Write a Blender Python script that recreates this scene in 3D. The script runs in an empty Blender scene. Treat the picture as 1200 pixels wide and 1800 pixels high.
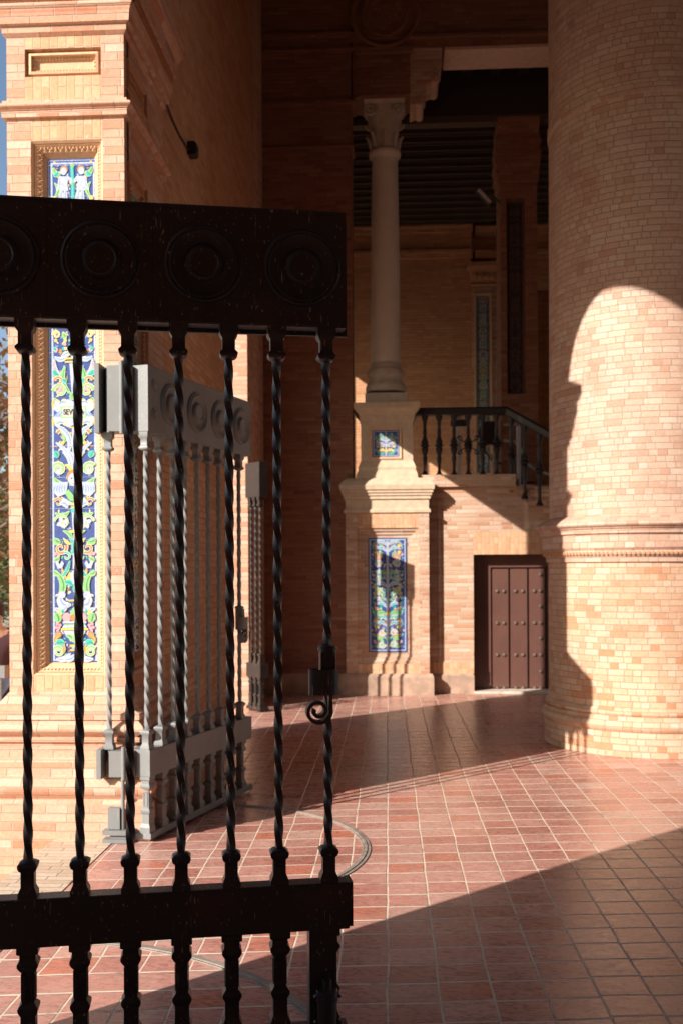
import bpy, bmesh, math, random
from math import sin, cos, tan, pi, radians, atan2, sqrt
from mathutils import Matrix, Vector

# ------------------------------------------------------------------ camera, sky, sun, exposure
S = bpy.context.scene
COL = S.collection
EYE = 1.5
YAW, ROLL = radians(3.1), radians(-0.3)
CAMR = Matrix.Rotation(YAW, 3, 'Z') @ Matrix.Rotation(pi/2, 3, 'X') @ Matrix.Rotation(ROLL, 3, 'Z')
cd = bpy.data.cameras.new('camera'); cam = bpy.data.objects.new('camera', cd); COL.objects.link(cam)
cam.matrix_world = Matrix.Translation((0, 0, EYE)) @ CAMR.to_4x4()
cd.sensor_fit = 'VERTICAL'; cd.sensor_height = 36; cd.lens = 35
cd.shift_y = 100/1800
cd.clip_start = 0.05; cd.clip_end = 2000
cd.dof.use_dof = True; cd.dof.focus_distance = 3.15; cd.dof.aperture_fstop = 5.0
S.camera = cam

SUN_EL, SUN_AZ = radians(27), radians(47)      # azimuth: travel direction, from +Y toward +X
trav = Vector((sin(SUN_AZ)*cos(SUN_EL), cos(SUN_AZ)*cos(SUN_EL), -sin(SUN_EL)))
sl = bpy.data.lights.new('sun', 'SUN'); sl.energy = 5.0; sl.angle = radians(0.5); sl.color = (1.0, 0.91, 0.83)
so = bpy.data.objects.new('sun', sl); COL.objects.link(so)
so.rotation_euler = trav.to_track_quat('-Z', 'Y').to_euler(); so.location = (-8, -8, 12)

W = bpy.data.worlds.new('World'); S.world = W; W.use_nodes = True
nt = W.node_tree; bg = nt.nodes['Background']
sky = nt.nodes.new('ShaderNodeTexSky'); sky.sky_type = 'NISHITA'; sky.sun_disc = False
sky.sun_elevation = SUN_EL; sky.sun_rotation = SUN_AZ + pi    # sun stands behind the travel direction
sky.air_density = 1.0; sky.dust_density = 1.0; sky.ozone_density = 1.2
nt.links.new(sky.outputs[0], bg.inputs[0]); bg.inputs[1].default_value = 0.1
S.view_settings.view_transform = 'Standard'; S.view_settings.look = 'None'
S.view_settings.gamma = 1; S.view_settings.exposure = 0.68
S.render.engine = 'CYCLES'
S.cycles.max_bounces = 10; S.cycles.diffuse_bounces = 3

rnd = random.Random(7)

# ------------------------------------------------------------------ measuring helpers
def ray(px, py): return CAMR @ Vector(((px-600)/1750, (1000-py)/1750, -1))
def at(px, py, Y):                     # point on the plane y = Y
    d = ray(px, py); t = Y/d.y; return (t*d.x, EYE + t*d.z)
def atx(px, py, X):                    # point on the plane x = X
    d = ray(px, py); t = X/d.x; return (t*d.y, EYE + t*d.z)

# ------------------------------------------------------------------ mesh builder
class MB:
    def __init__(s): s.v = []; s.f = []; s.uv = []; s.m = []; s.sm = []
    def face(s, pts, mat=0, uv=None, smooth=False, sold=False):
        b = len(s.v); s.v += [tuple(p) for p in pts]; s.f.append(list(range(b, b+len(pts))))
        if uv is None:
            n = Vector((0, 0, 0))
            P = [Vector(p) for p in pts]
            for i in range(len(P)):
                a, c = P[i], P[(i+1) % len(P)]
                n += Vector(((a.y-c.y)*(a.z+c.z), (a.z-c.z)*(a.x+c.x), (a.x-c.x)*(a.y+c.y)))
            ax, ay, az = abs(n.x), abs(n.y), abs(n.z)
            if az > ax and az > ay: uv = [(p[0], p[1]) for p in pts]
            elif ax > ay: uv = [(p[1]+.07, p[2]) for p in pts]
            else: uv = [(p[0], p[2]) for p in pts]
            if sold: uv = [(b_, a_) for a_, b_ in uv]
        s.uv.append(uv); s.m.append(mat); s.sm.append(smooth)
    def box(s, x0, x1, y0, y1, z0, z1, mat=0, sold=False):
        a = [(x0,y0),(x1,y0),(x1,y1),(x0,y1)]
        for i in range(4):
            p, q = a[i], a[(i+1) % 4]
            s.face([(p[0],p[1],z0),(q[0],q[1],z0),(q[0],q[1],z1),(p[0],p[1],z1)], mat, sold=sold)
        s.face([(x,y,z1) for x,y in a], mat, sold=sold)
        s.face([(x,y,z0) for x,y in reversed(a)], mat, sold=sold)
    def stack(s, x0, x1, y0, y1, prof, mat=0, cap=True):
        R = [[(x0-o,y0-o,z),(x1+o,y0-o,z),(x1+o,y1+o,z),(x0-o,y1+o,z)] for o, z in prof]
        for k in range(len(R)-1):
            for i in range(4):
                j = (i+1) % 4
                s.face([R[k][i], R[k][j], R[k+1][j], R[k+1][i]], mat)
        if cap:
            s.face(R[-1], mat); s.face(list(reversed(R[0])), mat)
    def lathe(s, cx, cy, prof, seg=32, mat=0, a0=0, a1=2*pi, rref=None, axis='z', smooth=True, phase=0):
        L = 0; acc = [0]
        for k in range(len(prof)-1):
            L += sqrt((prof[k+1][0]-prof[k][0])**2+(prof[k+1][1]-prof[k][1])**2); acc.append(L)
        rr = rref or max(p[0] for p in prof)
        def P(r, z, a):
            if axis == 'z': return (cx+r*cos(a), cy+r*sin(a), z)
            if axis == 'y': return (cx+r*cos(a), z, cy+r*sin(a))       # cx = x, cy = z, z = y
            return (z, cx+r*cos(a), cy+r*sin(a))
        flip = axis == 'y'
        for k in range(len(prof)-1):
            for i in range(seg):
                t0 = a0+(a1-a0)*i/seg+phase; t1 = a0+(a1-a0)*(i+1)/seg+phase
                q = [P(prof[k][0],prof[k][1],t0), P(prof[k][0],prof[k][1],t1), P(prof[k+1][0],prof[k+1][1],t1), P(prof[k+1][0],prof[k+1][1],t0)]
                u = [(t0*rr,acc[k]),(t1*rr,acc[k]),(t1*rr,acc[k+1]),(t0*rr,acc[k+1])]
                if flip: q.reverse(); u.reverse()
                s.face(q, mat, u, smooth)
    def tube(s, pts, r, seg=8, mat=0, closed=False, smooth=True):
        P = [Vector(p) for p in pts]; n = len(P); rings = []
        rr = r if isinstance(r, (list, tuple)) else [r]*n
        up = Vector((0.13, 0.21, 1)).normalized()
        for i in range(n):
            a = P[max(i-1, 0)]; b = P[min(i+1, n-1)]
            t = (b-a).normalized(); u = t.cross(up)
            if u.length < .05: u = t.cross(Vector((1, 0, 0)))
            u.normalize(); w = t.cross(u)
            rings.append([P[i]+(u*cos(2*pi*k/seg)+w*sin(2*pi*k/seg))*rr[i] for k in range(seg)])
        for i in range(n-1):
            for k in range(seg):
                j = (k+1) % seg
                s.face([rings[i][j], rings[i][k], rings[i+1][k], rings[i+1][j]], mat, smooth=smooth)
        s.face(rings[0], mat); s.face(list(reversed(rings[-1])), mat)
    def extr(s, poly, axis, a, b, mat=0, sold=False):     # poly in the plane across axis
        def P(p, t):
            if axis == 'x': return (t, p[0], p[1])
            if axis == 'y': return (p[0], t, p[1])
            return (p[0], p[1], t)
        n = len(poly)
        s.face([P(p, a) for p in poly], mat, sold=sold); s.face([P(p, b) for p in reversed(poly)], mat, sold=sold)
        for i in range(n):
            p, q = poly[i], poly[(i+1) % n]
            s.face([P(q, a), P(p, a), P(p, b), P(q, b)], mat, sold=sold)
    def xform(s, M): s.v = [tuple(M @ Vector(p)) for p in s.v]; return s
    def join(s, o, M=None):
        b = len(s.v); s.v += [tuple(M @ Vector(p)) for p in o.v] if M else o.v
        s.f += [[i+b for i in f] for f in o.f]; s.uv += o.uv; s.m += o.m; s.sm += o.sm

def mesh(name, mb, mats, sharp=radians(35), weld=True):
    me = bpy.data.meshes.new(name)
    me.from_pydata(mb.v, [], mb.f)
    ul = me.uv_layers.new(name='UVMap')
    k = 0
    for i, p in enumerate(me.polygons):
        p.material_index = mb.m[i]; p.use_smooth = mb.sm[i]
        for c in mb.uv[i]: ul.data[k].uv = c; k += 1
    for m in (mats if isinstance(mats, (list, tuple)) else [mats]): me.materials.append(m)
    bm = bmesh.new(); bm.from_mesh(me)
    if weld: bmesh.ops.remove_doubles(bm, verts=bm.verts, dist=1e-5)
    bmesh.ops.recalc_face_normals(bm, faces=bm.faces) if weld else None
    bm.to_mesh(me); bm.free()
    if any(mb.sm): me.set_sharp_from_angle(angle=sharp)
    me.update()
    return me
def obj(name, mb, mats, parent=None, loc=None, rotz=None, weld=True):
    o = bpy.data.objects.new(name, mesh(name, mb, mats, weld=weld)); COL.objects.link(o)
    if parent: o.parent = parent
    if loc: o.location = loc
    if rotz is not None: o.rotation_euler = (0, 0, rotz)
    return o
def tag(o, label=None, cat=None, group=None, kind=None):
    if label: o['label'] = label
    if cat: o['category'] = cat
    if group: o['group'] = group
    if kind: o['kind'] = kind
    return o
def thing(name, label, cat, loc=(0,0,0), rotz=0, group=None):
    o = bpy.data.objects.new(name, None); COL.objects.link(o); o.location = loc; o.rotation_euler = (0,0,rotz)
    o.empty_display_size = .1
    return tag(o, label, cat, group)

# ------------------------------------------------------------------ materials
class NT:
    def __init__(s, name):
        s.mat = bpy.data.materials.new(name); s.mat.use_nodes = True; s.t = s.mat.node_tree
        s.b = s.t.nodes['Principled BSDF']
    def n(s, typ, **kw):
        x = s.t.nodes.new(typ)
        for k, v in kw.items(): setattr(x, k, v)
        return x
    def l(s, a, b): s.t.links.new(a, b)
    def inp(s, sock, v):
        if isinstance(v, bpy.types.NodeSocket): s.l(v, sock)
        else: sock.default_value = v
    def math(s, op, a, b=0.0, c=None, clamp=False):
        x = s.n('ShaderNodeMath', operation=op, use_clamp=clamp); s.inp(x.inputs[0], a); s.inp(x.inputs[1], b)
        if c is not None: s.inp(x.inputs[2], c)
        return x.outputs[0]
    def noise(s, vec, scale, detail=4, rough=.55, dim='3D', w=None):
        x = s.n('ShaderNodeTexNoise', noise_dimensions=dim); x.inputs['Scale'].default_value = scale
        x.inputs['Detail'].default_value = detail; x.inputs['Roughness'].default_value = rough
        if vec is not None: s.l(vec, x.inputs['Vector'])
        return x.outputs[0]
    def mix(s, f, a, b, blend='MIX'):
        x = s.n('ShaderNodeMix', data_type='RGBA', blend_type=blend)
        s.inp(x.inputs[0], f); s.inp(x.inputs[6], a); s.inp(x.inputs[7], b); return x.outputs[2]
    def ramp(s, f, stops, interp='LINEAR'):
        x = s.n('ShaderNodeValToRGB'); s.inp(x.inputs[0], f); cr = x.color_ramp; cr.interpolation = interp
        while len(cr.elements) < len(stops): cr.elements.new(.5)
        for e, (p, c) in zip(cr.elements, stops): e.position = p; e.color = (*c, 1) if len(c) == 3 else c
        return x.outputs[0]
    def maprange(s, v, a, b, c, d):
        x = s.n('ShaderNodeMapRange'); s.inp(x.inputs[0], v)
        for i, q in enumerate((a, b, c, d)): x.inputs[i+1].default_value = q
        return x.outputs[0]
    def bump(s, h, dist=.003, strength=1.0, normal=None):
        x = s.n('ShaderNodeBump'); x.inputs['Strength'].default_value = strength; x.inputs['Distance'].default_value = dist
        s.l(h, x.inputs['Height'])
        if normal is not None: s.l(normal, x.inputs['Normal'])
        s.l(x.outputs[0], s.b.inputs['Normal']); return x.outputs[0]

def C(*a): return (a[0], a[1], a[2], 1)

def brick_mat(name, pal, mortar, bw=.14, bh=.049, mj=.0035, vary=.5, rough=.85, bumpd=.004, stain=.25):
    q = NT(name)
    uv = q.n('ShaderNodeTexCoord').outputs['UV']
    obj_ = q.n('ShaderNodeNewGeometry').outputs['Position']
    dn = q.noise(obj_, 9, 2)
    sep = q.n('ShaderNodeSeparateXYZ'); q.l(uv, sep.inputs[0])
    wob = q.math('MULTIPLY', q.math('SUBTRACT', dn, .5), .006)
    u = sep.outputs[0]; v = q.math('ADD', sep.outputs[1], wob)
    vr = q.math('DIVIDE', v, bh); row = q.math('FLOOR', vr)
    wn = q.n('ShaderNodeTexWhiteNoise', noise_dimensions='1D'); q.l(row, wn.inputs['W'])
    par = q.math('MULTIPLY', q.math('MODULO', q.math('ABSOLUTE', row), 2.0), .5)
    off = q.math('ADD', par, q.math('MULTIPLY', wn.outputs[0], vary))
    ur = q.math('ADD', q.math('DIVIDE', u, bw), off); colm = q.math('FLOOR', ur)
    # every third brick is split into a header pair for an uneven bond
    cmb = q.n('ShaderNodeCombineXYZ'); q.l(colm, cmb.inputs[0]); q.l(row, cmb.inputs[1])
    w2 = q.n('ShaderNodeTexWhiteNoise', noise_dimensions='2D'); q.l(cmb.outputs[0], w2.inputs['Vector'])
    fu = q.math('SUBTRACT', ur, colm)
    split = q.math('GREATER_THAN', w2.outputs[0], .68)
    fu2 = q.math('FRACT', q.math('MULTIPLY', fu, 2.0))
    half = q.math('MULTIPLY', q.math('GREATER_THAN', fu, .5), split)
    dsplit = q.math('MULTIPLY', q.math('MINIMUM', fu2, q.math('SUBTRACT', 1.0, fu2)), bw*.5)
    dfull = q.math('MULTIPLY', q.math('MINIMUM', fu, q.math('SUBTRACT', 1.0, fu)), bw)
    mm = q.n('ShaderNodeMix', data_type='FLOAT'); q.l(split, mm.inputs[0]); q.l(dfull, mm.inputs[2]); q.l(dsplit, mm.inputs[3])
    fv = q.math('FRACT', vr)
    dv = q.math('MULTIPLY', q.math('MINIMUM', fv, q.math('SUBTRACT', 1.0, fv)), bh)
    d = q.math('MINIMUM', mm.outputs[0], dv)
    jw = q.math('ADD', mj*.55, q.math('MULTIPLY', q.noise(obj_, 40, 3), mj*.9))
    mask = q.maprange(q.math('DIVIDE', d, jw), .55, 1.15, 0, 1)        # 1 = brick
    cm3 = q.n('ShaderNodeCombineXYZ'); q.l(colm, cm3.inputs[0]); q.l(row, cm3.inputs[1]); q.l(half, cm3.inputs[2])
    w3 = q.n('ShaderNodeTexWhiteNoise', noise_dimensions='3D'); q.l(cm3.outputs[0], w3.inputs['Vector'])
    n = len(pal)
    base = q.ramp(w3.outputs[0], [(i/(n-1), c) for i, c in enumerate(pal)])
    fine = q.noise(obj_, 55, 5, .65)
    base = q.mix(.55, base, q.ramp(fine, [(.25, (.35,.33,.3)), (.5, (.5,.5,.5)), (.75, (.68,.68,.66))]), 'OVERLAY')
    big = q.noise(obj_, 1.7, 5, .6)
    base = q.mix(stain, base, q.ramp(big, [(.3, (.32,.28,.26)), (.5, (.5,.5,.5)), (.72, (.66,.64,.6))]), 'OVERLAY')
    spot = q.noise(obj_, 21, 3, .5)
    base = q.mix(q.maprange(spot, .69, .76, 0, .55), base, C(.75,.66,.55))
    base = q.mix(mask, C(*mortar), base)
    q.l(base, q.b.inputs['Base Color']); q.b.inputs['Roughness'].default_value = rough
    h = q.math('ADD', mask, q.math('MULTIPLY', fine, .35))
    h = q.math('ADD', h, q.math('MULTIPLY', w3.outputs[0], .25))
    q.bump(h, bumpd)
    return q.mat

def simple(name, col, rough=.6, metal=0, noise_amt=.25, scale=12, bumpd=.0015, spec=None, fine=60):
    q = NT(name); p = q.n('ShaderNodeTexCoord').outputs['Object']
    a = q.noise(p, scale, 6, .6)
    c = q.mix(noise_amt, C(*col), q.ramp(a, [(.25, (.25,.25,.25)), (.5, (.5,.5,.5)), (.75, (.75,.75,.75))]), 'OVERLAY')
    q.l(c, q.b.inputs['Base Color']); q.b.inputs['Metallic'].default_value = metal
    q.l(q.maprange(a, .3, .7, rough*.85, min(1, rough*1.15)), q.b.inputs['Roughness'])
    if spec is not None: q.b.inputs['Specular IOR Level'].default_value = spec
    q.bump(q.math('ADD', a, q.math('MULTIPLY', q.noise(p, fine, 3), .4)), bumpd)
    return q.mat

M = {}
M['brick_pillar'] = brick_mat('orange_cream_brick', [(.6,.30,.18),(.68,.40,.28),(.62,.32,.2),(.7,.46,.34),(.55,.23,.13),(.66,.38,.26)], (.5,.36,.27), bw=.25, vary=.35, mj=.0032)
M['brick_sold'] = brick_mat('standing_brick', [(.64,.35,.19),(.74,.45,.27),(.6,.32,.17),(.72,.43,.26)], (.55,.42,.3), bw=.15, bh=.049, vary=.05, mj=.003)
M['brick_column'] = brick_mat('orange_mixed_brick', [(.60,.39,.26),(.64,.45,.32),(.57,.34,.21),(.66,.48,.35),(.6,.37,.23),(.62,.42,.29),(.52,.24,.12),(.64,.45,.32),(.6,.39,.26),(.57,.31,.18)], (.5,.37,.27), bw=.132, bh=.0505, mj=.0026, vary=.9, stain=.45, bumpd=.006)
M['brick_column_upper'] = brick_mat('pale_peach_brick', [(.58,.39,.29),(.63,.45,.34),(.56,.35,.25),(.65,.48,.38),(.57,.36,.26),(.61,.42,.32),(.52,.29,.2),(.63,.45,.35),(.58,.39,.29)], (.5,.38,.3), bw=.145, bh=.0505, mj=.0024, vary=.9, stain=.5, bumpd=.006)
M['brick_wall'] = brick_mat('brown_orange_brick', [(.58,.29,.15),(.64,.34,.18),(.54,.25,.12),(.68,.38,.21),(.6,.31,.16)], (.46,.28,.17), bw=.25, vary=.5, mj=.0035)
M['brick_rear'] = brick_mat('rear_wall_brick', [(.55,.34,.22),(.64,.46,.34),(.5,.27,.16),(.6,.38,.26),(.46,.22,.12),(.66,.49,.37),(.56,.36,.25)], (.55,.43,.33), bw=.26, vary=.8, mj=.005, stain=.5)
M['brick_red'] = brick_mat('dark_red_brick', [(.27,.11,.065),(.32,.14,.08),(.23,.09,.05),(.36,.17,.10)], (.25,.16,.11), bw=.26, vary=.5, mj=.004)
M['terracotta'] = simple('terracotta_moulding', (.52,.27,.14), .8, noise_amt=.4, scale=30)
M['beam_brown'] = simple('brown_beam_timber', (.09,.058,.043), .7, 0, .4, 8)
M['soffit'] = simple('pale_plaster', (.72,.5,.38), .8, noise_amt=.5, scale=16)
M['terra_pale'] = simple('pale_terracotta', (.66,.42,.25), .8, noise_amt=.35, scale=30)
M['stone'] = simple('weathered_stone', (.6,.52,.44), .75, noise_amt=.5, scale=9, bumpd=.003)
M['marble'] = simple('pale_marble', (.78,.69,.57), .45, noise_amt=.35, scale=6)
M['stone_pale'] = simple('pale_carved_stone', (.6,.46,.32), .8, noise_amt=.4, scale=14, bumpd=.003)
M['plinth'] = simple('grimy_plinth_stone', (.42,.29,.21), .85, noise_amt=.8, scale=7, bumpd=.005)
M['iron'] = simple('wrought_iron', (.035,.03,.03), .45, 0.3, .3)
M['wood_dark'] = simple('dark_ceiling_timber', (.035,.022,.016), .7, 0, .5, 6)
M['black'] = simple('black_plastic', (.02,.02,.02), .5)
M['glasslamp'] = simple('lamp_glass', (.55,.52,.45), .2)
M['steel'] = simple('galvanised_steel', (.45,.45,.44), .45, .5, .3)
M['stud'] = simple('dull_iron_stud', (.2,.15,.12), .5, .4, .3)
M['rubber'] = simple('cable_rubber', (.03,.025,.02), .6)

def paint_mat(name, col, chip, amt, rough=.42, rust=(.16,.07,.03)):
    q = NT(name); p = q.n('ShaderNodeNewGeometry').outputs['Position']
    mp = q.n('ShaderNodeMapping'); q.l(p, mp.inputs[0]); mp.inputs['Scale'].default_value = (120, 120, 9)
    a = q.noise(p, 3.5, 6, .65); b = q.noise(mp.outputs[0], 1.0, 3, .6)
    mp2 = q.n('ShaderNodeMapping'); q.l(p, mp2.inputs[0]); mp2.inputs['Scale'].default_value = (150, 150, 60); mp2.inputs['Location'].default_value = (3, 5, 1)
    b2 = q.noise(mp2.outputs[0], 1.0, 2, .5)
    g = q.noise(p, 120, 3)
    c = q.mix(.4, C(*col), q.ramp(a, [(.25, (.3,.3,.3)), (.5, (.5,.5,.5)), (.75, (.7,.7,.7))]), 'OVERLAY')
    c = q.mix(q.maprange(a, .56, .7, 0, .4), c, C(*rust))
    chipm = q.math('MULTIPLY', q.maprange(b, amt, amt+.03, 0, 1), q.maprange(a, .42, .55, 0, 1))
    chipm = q.math('MAXIMUM', chipm, q.maprange(b2, amt+.03, amt+.05, 0, .8))
    c = q.mix(chipm, c, C(*chip))
    q.l(c, q.b.inputs['Base Color']); q.l(q.maprange(g, .3, .7, rough*.8, rough*1.25), q.b.inputs['Roughness'])
    q.bump(q.math('ADD', q.math('MULTIPLY', g, .3), q.math('MULTIPLY', a, 1.5)), .0012)
    return q.mat
M['paint_grey_shaded'] = paint_mat('worn_grey_paint_shaded', (.045,.053,.072), (.62,.57,.52), .668)  # near leaf: same grey paint, darkened so its shade sits in the colour
M['paint_grey'] = paint_mat('warm_grey_paint', (.21,.22,.215), (.5,.48,.43), .7, .5, (.17,.11,.075))
M['paint_far_shaded'] = paint_mat('far_leaf_shaded_paint', (.022,.018,.016), (.3,.27,.22), .76)  # far leaf: colour taken nearly black to stand in for shade
M['door_paint'] = paint_mat('maroon_door_paint', (.13,.06,.045), (.5,.4,.33), .75, .45, (.12,.05,.03))

def glaze(name, col, rough=.18, amt=.3):
    q = NT(name); p = q.n('ShaderNodeNewGeometry').outputs['Position']
    a = q.noise(p, 45, 3)
    c = q.mix(amt, C(*col), q.ramp(a, [(.3, (.3,.3,.3)), (.5, (.5,.5,.5)), (.7, (.72,.72,.72))]), 'OVERLAY')
    q.l(c, q.b.inputs['Base Color']); q.b.inputs['Roughness'].default_value = rough
    q.bump(a, .0006); return q.mat
GL = [glaze('cobalt_glaze', (.05,.09,.28)), glaze('white_glaze', (.44,.5,.6)), glaze('green_glaze', (.24,.52,.2)),
      glaze('turquoise_glaze', (.05,.48,.42)), glaze('yellow_glaze', (.82,.55,.12)), glaze('ochre_glaze', (.45,.22,.06)),
      glaze('pink_glaze', (.8,.34,.38)), glaze('cream_glaze', (.68,.62,.48)), glaze('ink_glaze', (.03,.03,.04)), glaze('grout_line', (.5,.52,.6)), glaze('pale_blue_glaze', (.22,.34,.58)), glaze('deep_green_glaze', (.08,.26,.1))]
GL_SHADED = [simple('shaded_ground_glaze', (.02,.025,.05), .4), simple('shaded_white_glaze', (.06,.07,.1), .4), *[simple('shaded_motif_glaze', (.16,.09,.06), .4)]*10]  # dimmed copies of the glazes, low light painted into the colour
COB, WHT, GRN, TUR, YEL, OCH, PNK, CRM, INK, GRT, PBL, DGR = range(12)

def floor_mat():
    q = NT('red_clay_tiles'); p = q.n('ShaderNodeNewGeometry').outputs['Position']
    sp = q.n('ShaderNodeSeparateXYZ'); q.l(p, sp.inputs[0]); x, y = sp.outputs[0], sp.outputs[1]
    wobx = q.math('MULTIPLY', q.math('SUBTRACT', q.noise(p, 2.2, 2), .5), .022)
    det = .9974
    u = q.math('ADD', q.math('ADD', q.math('MULTIPLY', x, 1.001/det), q.math('MULTIPLY', y, .008/det)), wobx)
    v = q.math('ADD', q.math('ADD', q.math('MULTIPLY', x, -.109/det), q.math('MULTIPLY', y, .9955/det)), wobx)
    TU, TV = .186, .163
    ur = q.math('ADD', q.math('DIVIDE', u, TU), .043); cu = q.math('FLOOR', ur); fu = q.math('FRACT', ur)
    # each column of tiles slides a little
    wn = q.n('ShaderNodeTexWhiteNoise', noise_dimensions='1D'); q.l(cu, wn.inputs['W'])
    vr = q.math('ADD', q.math('ADD', q.math('DIVIDE', v, TV), .88), q.math('MULTIPLY', wn.outputs[0], .10)); cv = q.math('FLOOR', vr); fv = q.math('FRACT', vr)
    du = q.math('MULTIPLY', q.math('MINIMUM', fu, q.math('SUBTRACT', 1.0, fu)), TU)
    dv = q.math('MULTIPLY', q.math('MINIMUM', fv, q.math('SUBTRACT', 1.0, fv)), TV)
    d = q.math('MINIMUM', q.math('MULTIPLY', du, .85), q.math('MULTIPLY', dv, .55))
    jw = q.math('ADD', .0022, q.math('MULTIPLY', q.noise(p, 17, 3), .0024))
    mask = q.maprange(q.math('DIVIDE', d, jw), .75, 1.2, 0, 1)
    cm = q.n('ShaderNodeCombineXYZ'); q.l(cu, cm.inputs[0]); q.l(cv, cm.inputs[1])
    w = q.n('ShaderNodeTexWhiteNoise', noise_dimensions='2D'); q.l(cm.outputs[0], w.inputs['Vector'])
    tile = q.ramp(w.outputs[0], [(0,(.37,.145,.11)),(.2,(.51,.25,.20)),(.45,(.44,.185,.145)),(.65,(.56,.31,.25)),(.9,(.47,.21,.165)),(.965,(.50,.155,.09)),(1,(.52,.37,.32))])
    # swirly trowel marks
    mp = q.n('ShaderNodeMapping'); q.l(p, mp.inputs[0]); mp.inputs['Scale'].default_value = (1, 2.4, 1)
    add = q.n('ShaderNodeVectorMath', operation='ADD'); q.l(mp.outputs[0], add.inputs[0]); q.l(w.outputs[1], add.inputs[1])
    sw = q.n('ShaderNodeTexNoise'); sw.inputs['Scale'].default_value = 16; sw.inputs['Detail'].default_value = 7; sw.inputs['Roughness'].default_value = .68; sw.inputs['Distortion'].default_value = 1.4
    q.l(add.outputs[0], sw.inputs['Vector'])
    tile = q.mix(.75, tile, q.ramp(sw.outputs[0], [(.3, (.3,.25,.24)), (.5, (.5,.5,.5)), (.66, (.72,.71,.7))]), 'OVERLAY')
    dust = q.noise(p, 2.2, 6, .7)
    tile = q.mix(q.maprange(dust, .48, .72, 0, .5), tile, C(.52,.38,.31))
    grime = q.noise(p, .9, 6, .7)
    tile = q.mix(q.maprange(grime, .5, .7, 0, .45), tile, C(.2,.11,.08))
    pit = q.noise(p, 130, 2)
    tile = q.mix(q.maprange(pit, .72, .78, 0, .7), tile, C(.12,.06,.05))
    fl = q.noise(p, 34, 2)
    tile = q.mix(q.maprange(fl, .755, .78, 0, .8), tile, C(.7,.62,.54))
    grout = q.ramp(q.noise(p, 5, 5, .7), [(.32, (.26,.19,.14)), (.42, (.62,.5,.38)), (.7, (.78,.67,.52))])
    q.l(q.mix(mask, grout, tile), q.b.inputs['Base Color'])
    r = q.maprange(sw.outputs[0], .35, .65, .2, .4)
    rr = q.n('ShaderNodeMix', data_type='FLOAT'); q.l(mask, rr.inputs[0]); rr.inputs[2].default_value = .85; q.l(r, rr.inputs[3])
    q.l(rr.outputs[0], q.b.inputs['Roughness'])
    h = q.math('ADD', mask, q.math('MULTIPLY', sw.outputs[0], .28)); h = q.math('ADD', h, q.math('MULTIPLY', w.outputs[0], .2))
    q.bump(h, .0028)
    return q.mat
M['floor'] = floor_mat()

def ground_mat():
    q = NT('sandy_ground'); p = q.n('ShaderNodeNewGeometry').outputs['Position']
    a = q.noise(p, 3, 8, .65)
    q.l(q.ramp(a, [(.3, (.34,.26,.18)), (.7, (.5,.4,.3))]), q.b.inputs['Base Color']); q.b.inputs['Roughness'].default_value = .9
    q.bump(q.noise(p, 60, 4), .004); return q.mat
M['ground'] = ground_mat()
M['brick_pave'] = brick_mat('pale_brick_paving', [(.6,.47,.33),(.66,.52,.38),(.55,.41,.28),(.68,.55,.42)], (.45,.35,.25), bw=.26, bh=.055, mj=.004, vary=.7)

# ------------------------------------------------------------------ the ground
mb = MB(); mb.face([(-600,-600,-.4),(600,-600,-.4),(600,900,-.4),(-600,900,-.4)])
tag(obj('ground', mb, M['ground'], weld=False), kind='structure')
mb = MB(); mb.box(-1.56, 8, -8, 12.6, -.42, 0)
tag(obj('floor', mb, M['floor'], weld=False), kind='structure')
mb = MB(); mb.box(-1.90, -1.56, 2.0, 9.6, -.42, .004)
tag(obj('threshold', mb, M['brick_pave']), kind='structure')

# ------------------------------------------------------------------ mouldings
def bulge(o0, z0, z1, d, n=6):
    return [(o0+d*sin(pi*k/n), z0+(z1-z0)*k/n) for k in range(n+1)]
def cove(o0, z0, o1, z1, n=5, convex=False):
    R = []
    for k in range(n+1):
        t = k/n*pi/2
        R.append((o0+(o1-o0)*(sin(t) if convex else 1-cos(t)), z0+(z1-z0)*(1-cos(t) if convex else sin(t))))
    return R

def frame_ring(mb, x0, x1, z0, z1, prof, y, mat=0):
    """prof: (inset, depth) from the outside in, depth measured back from plane y (facing -y)"""
    R = [[(x0+i, y+d, z0+i), (x1-i, y+d, z0+i), (x1-i, y+d, z1-i), (x0+i, y+d, z1-i)] for i, d in prof]
    for k in range(len(R)-1):
        for i in range(4):
            j = (i+1) % 4
            mb.face([R[k][i], R[k][j], R[k+1][j], R[k+1][i]], mat)
def beads(mb, x0, x1, z0, z1, y, step=.018, s=.006, mat=0):
    def pyr(x, z):
        p = [(x-s,y,z-s),(x+s,y,z-s),(x+s,y,z+s),(x-s,y,z+s)]; t = (x,y-s*1.2,z)
        for i in range(4): mb.face([p[i], p[(i+1) % 4], t], mat)
    n = max(1, int((z1-z0)/step))
    for k in range(n+1):
        z = z0+(z1-z0)*k/n; pyr(x0, z); pyr(x1, z)
    m = max(1, int((x1-x0)/step))
    for k in range(1, m):
        x = x0+(x1-x0)*k/m; pyr(x, z0); pyr(x, z1)

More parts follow.
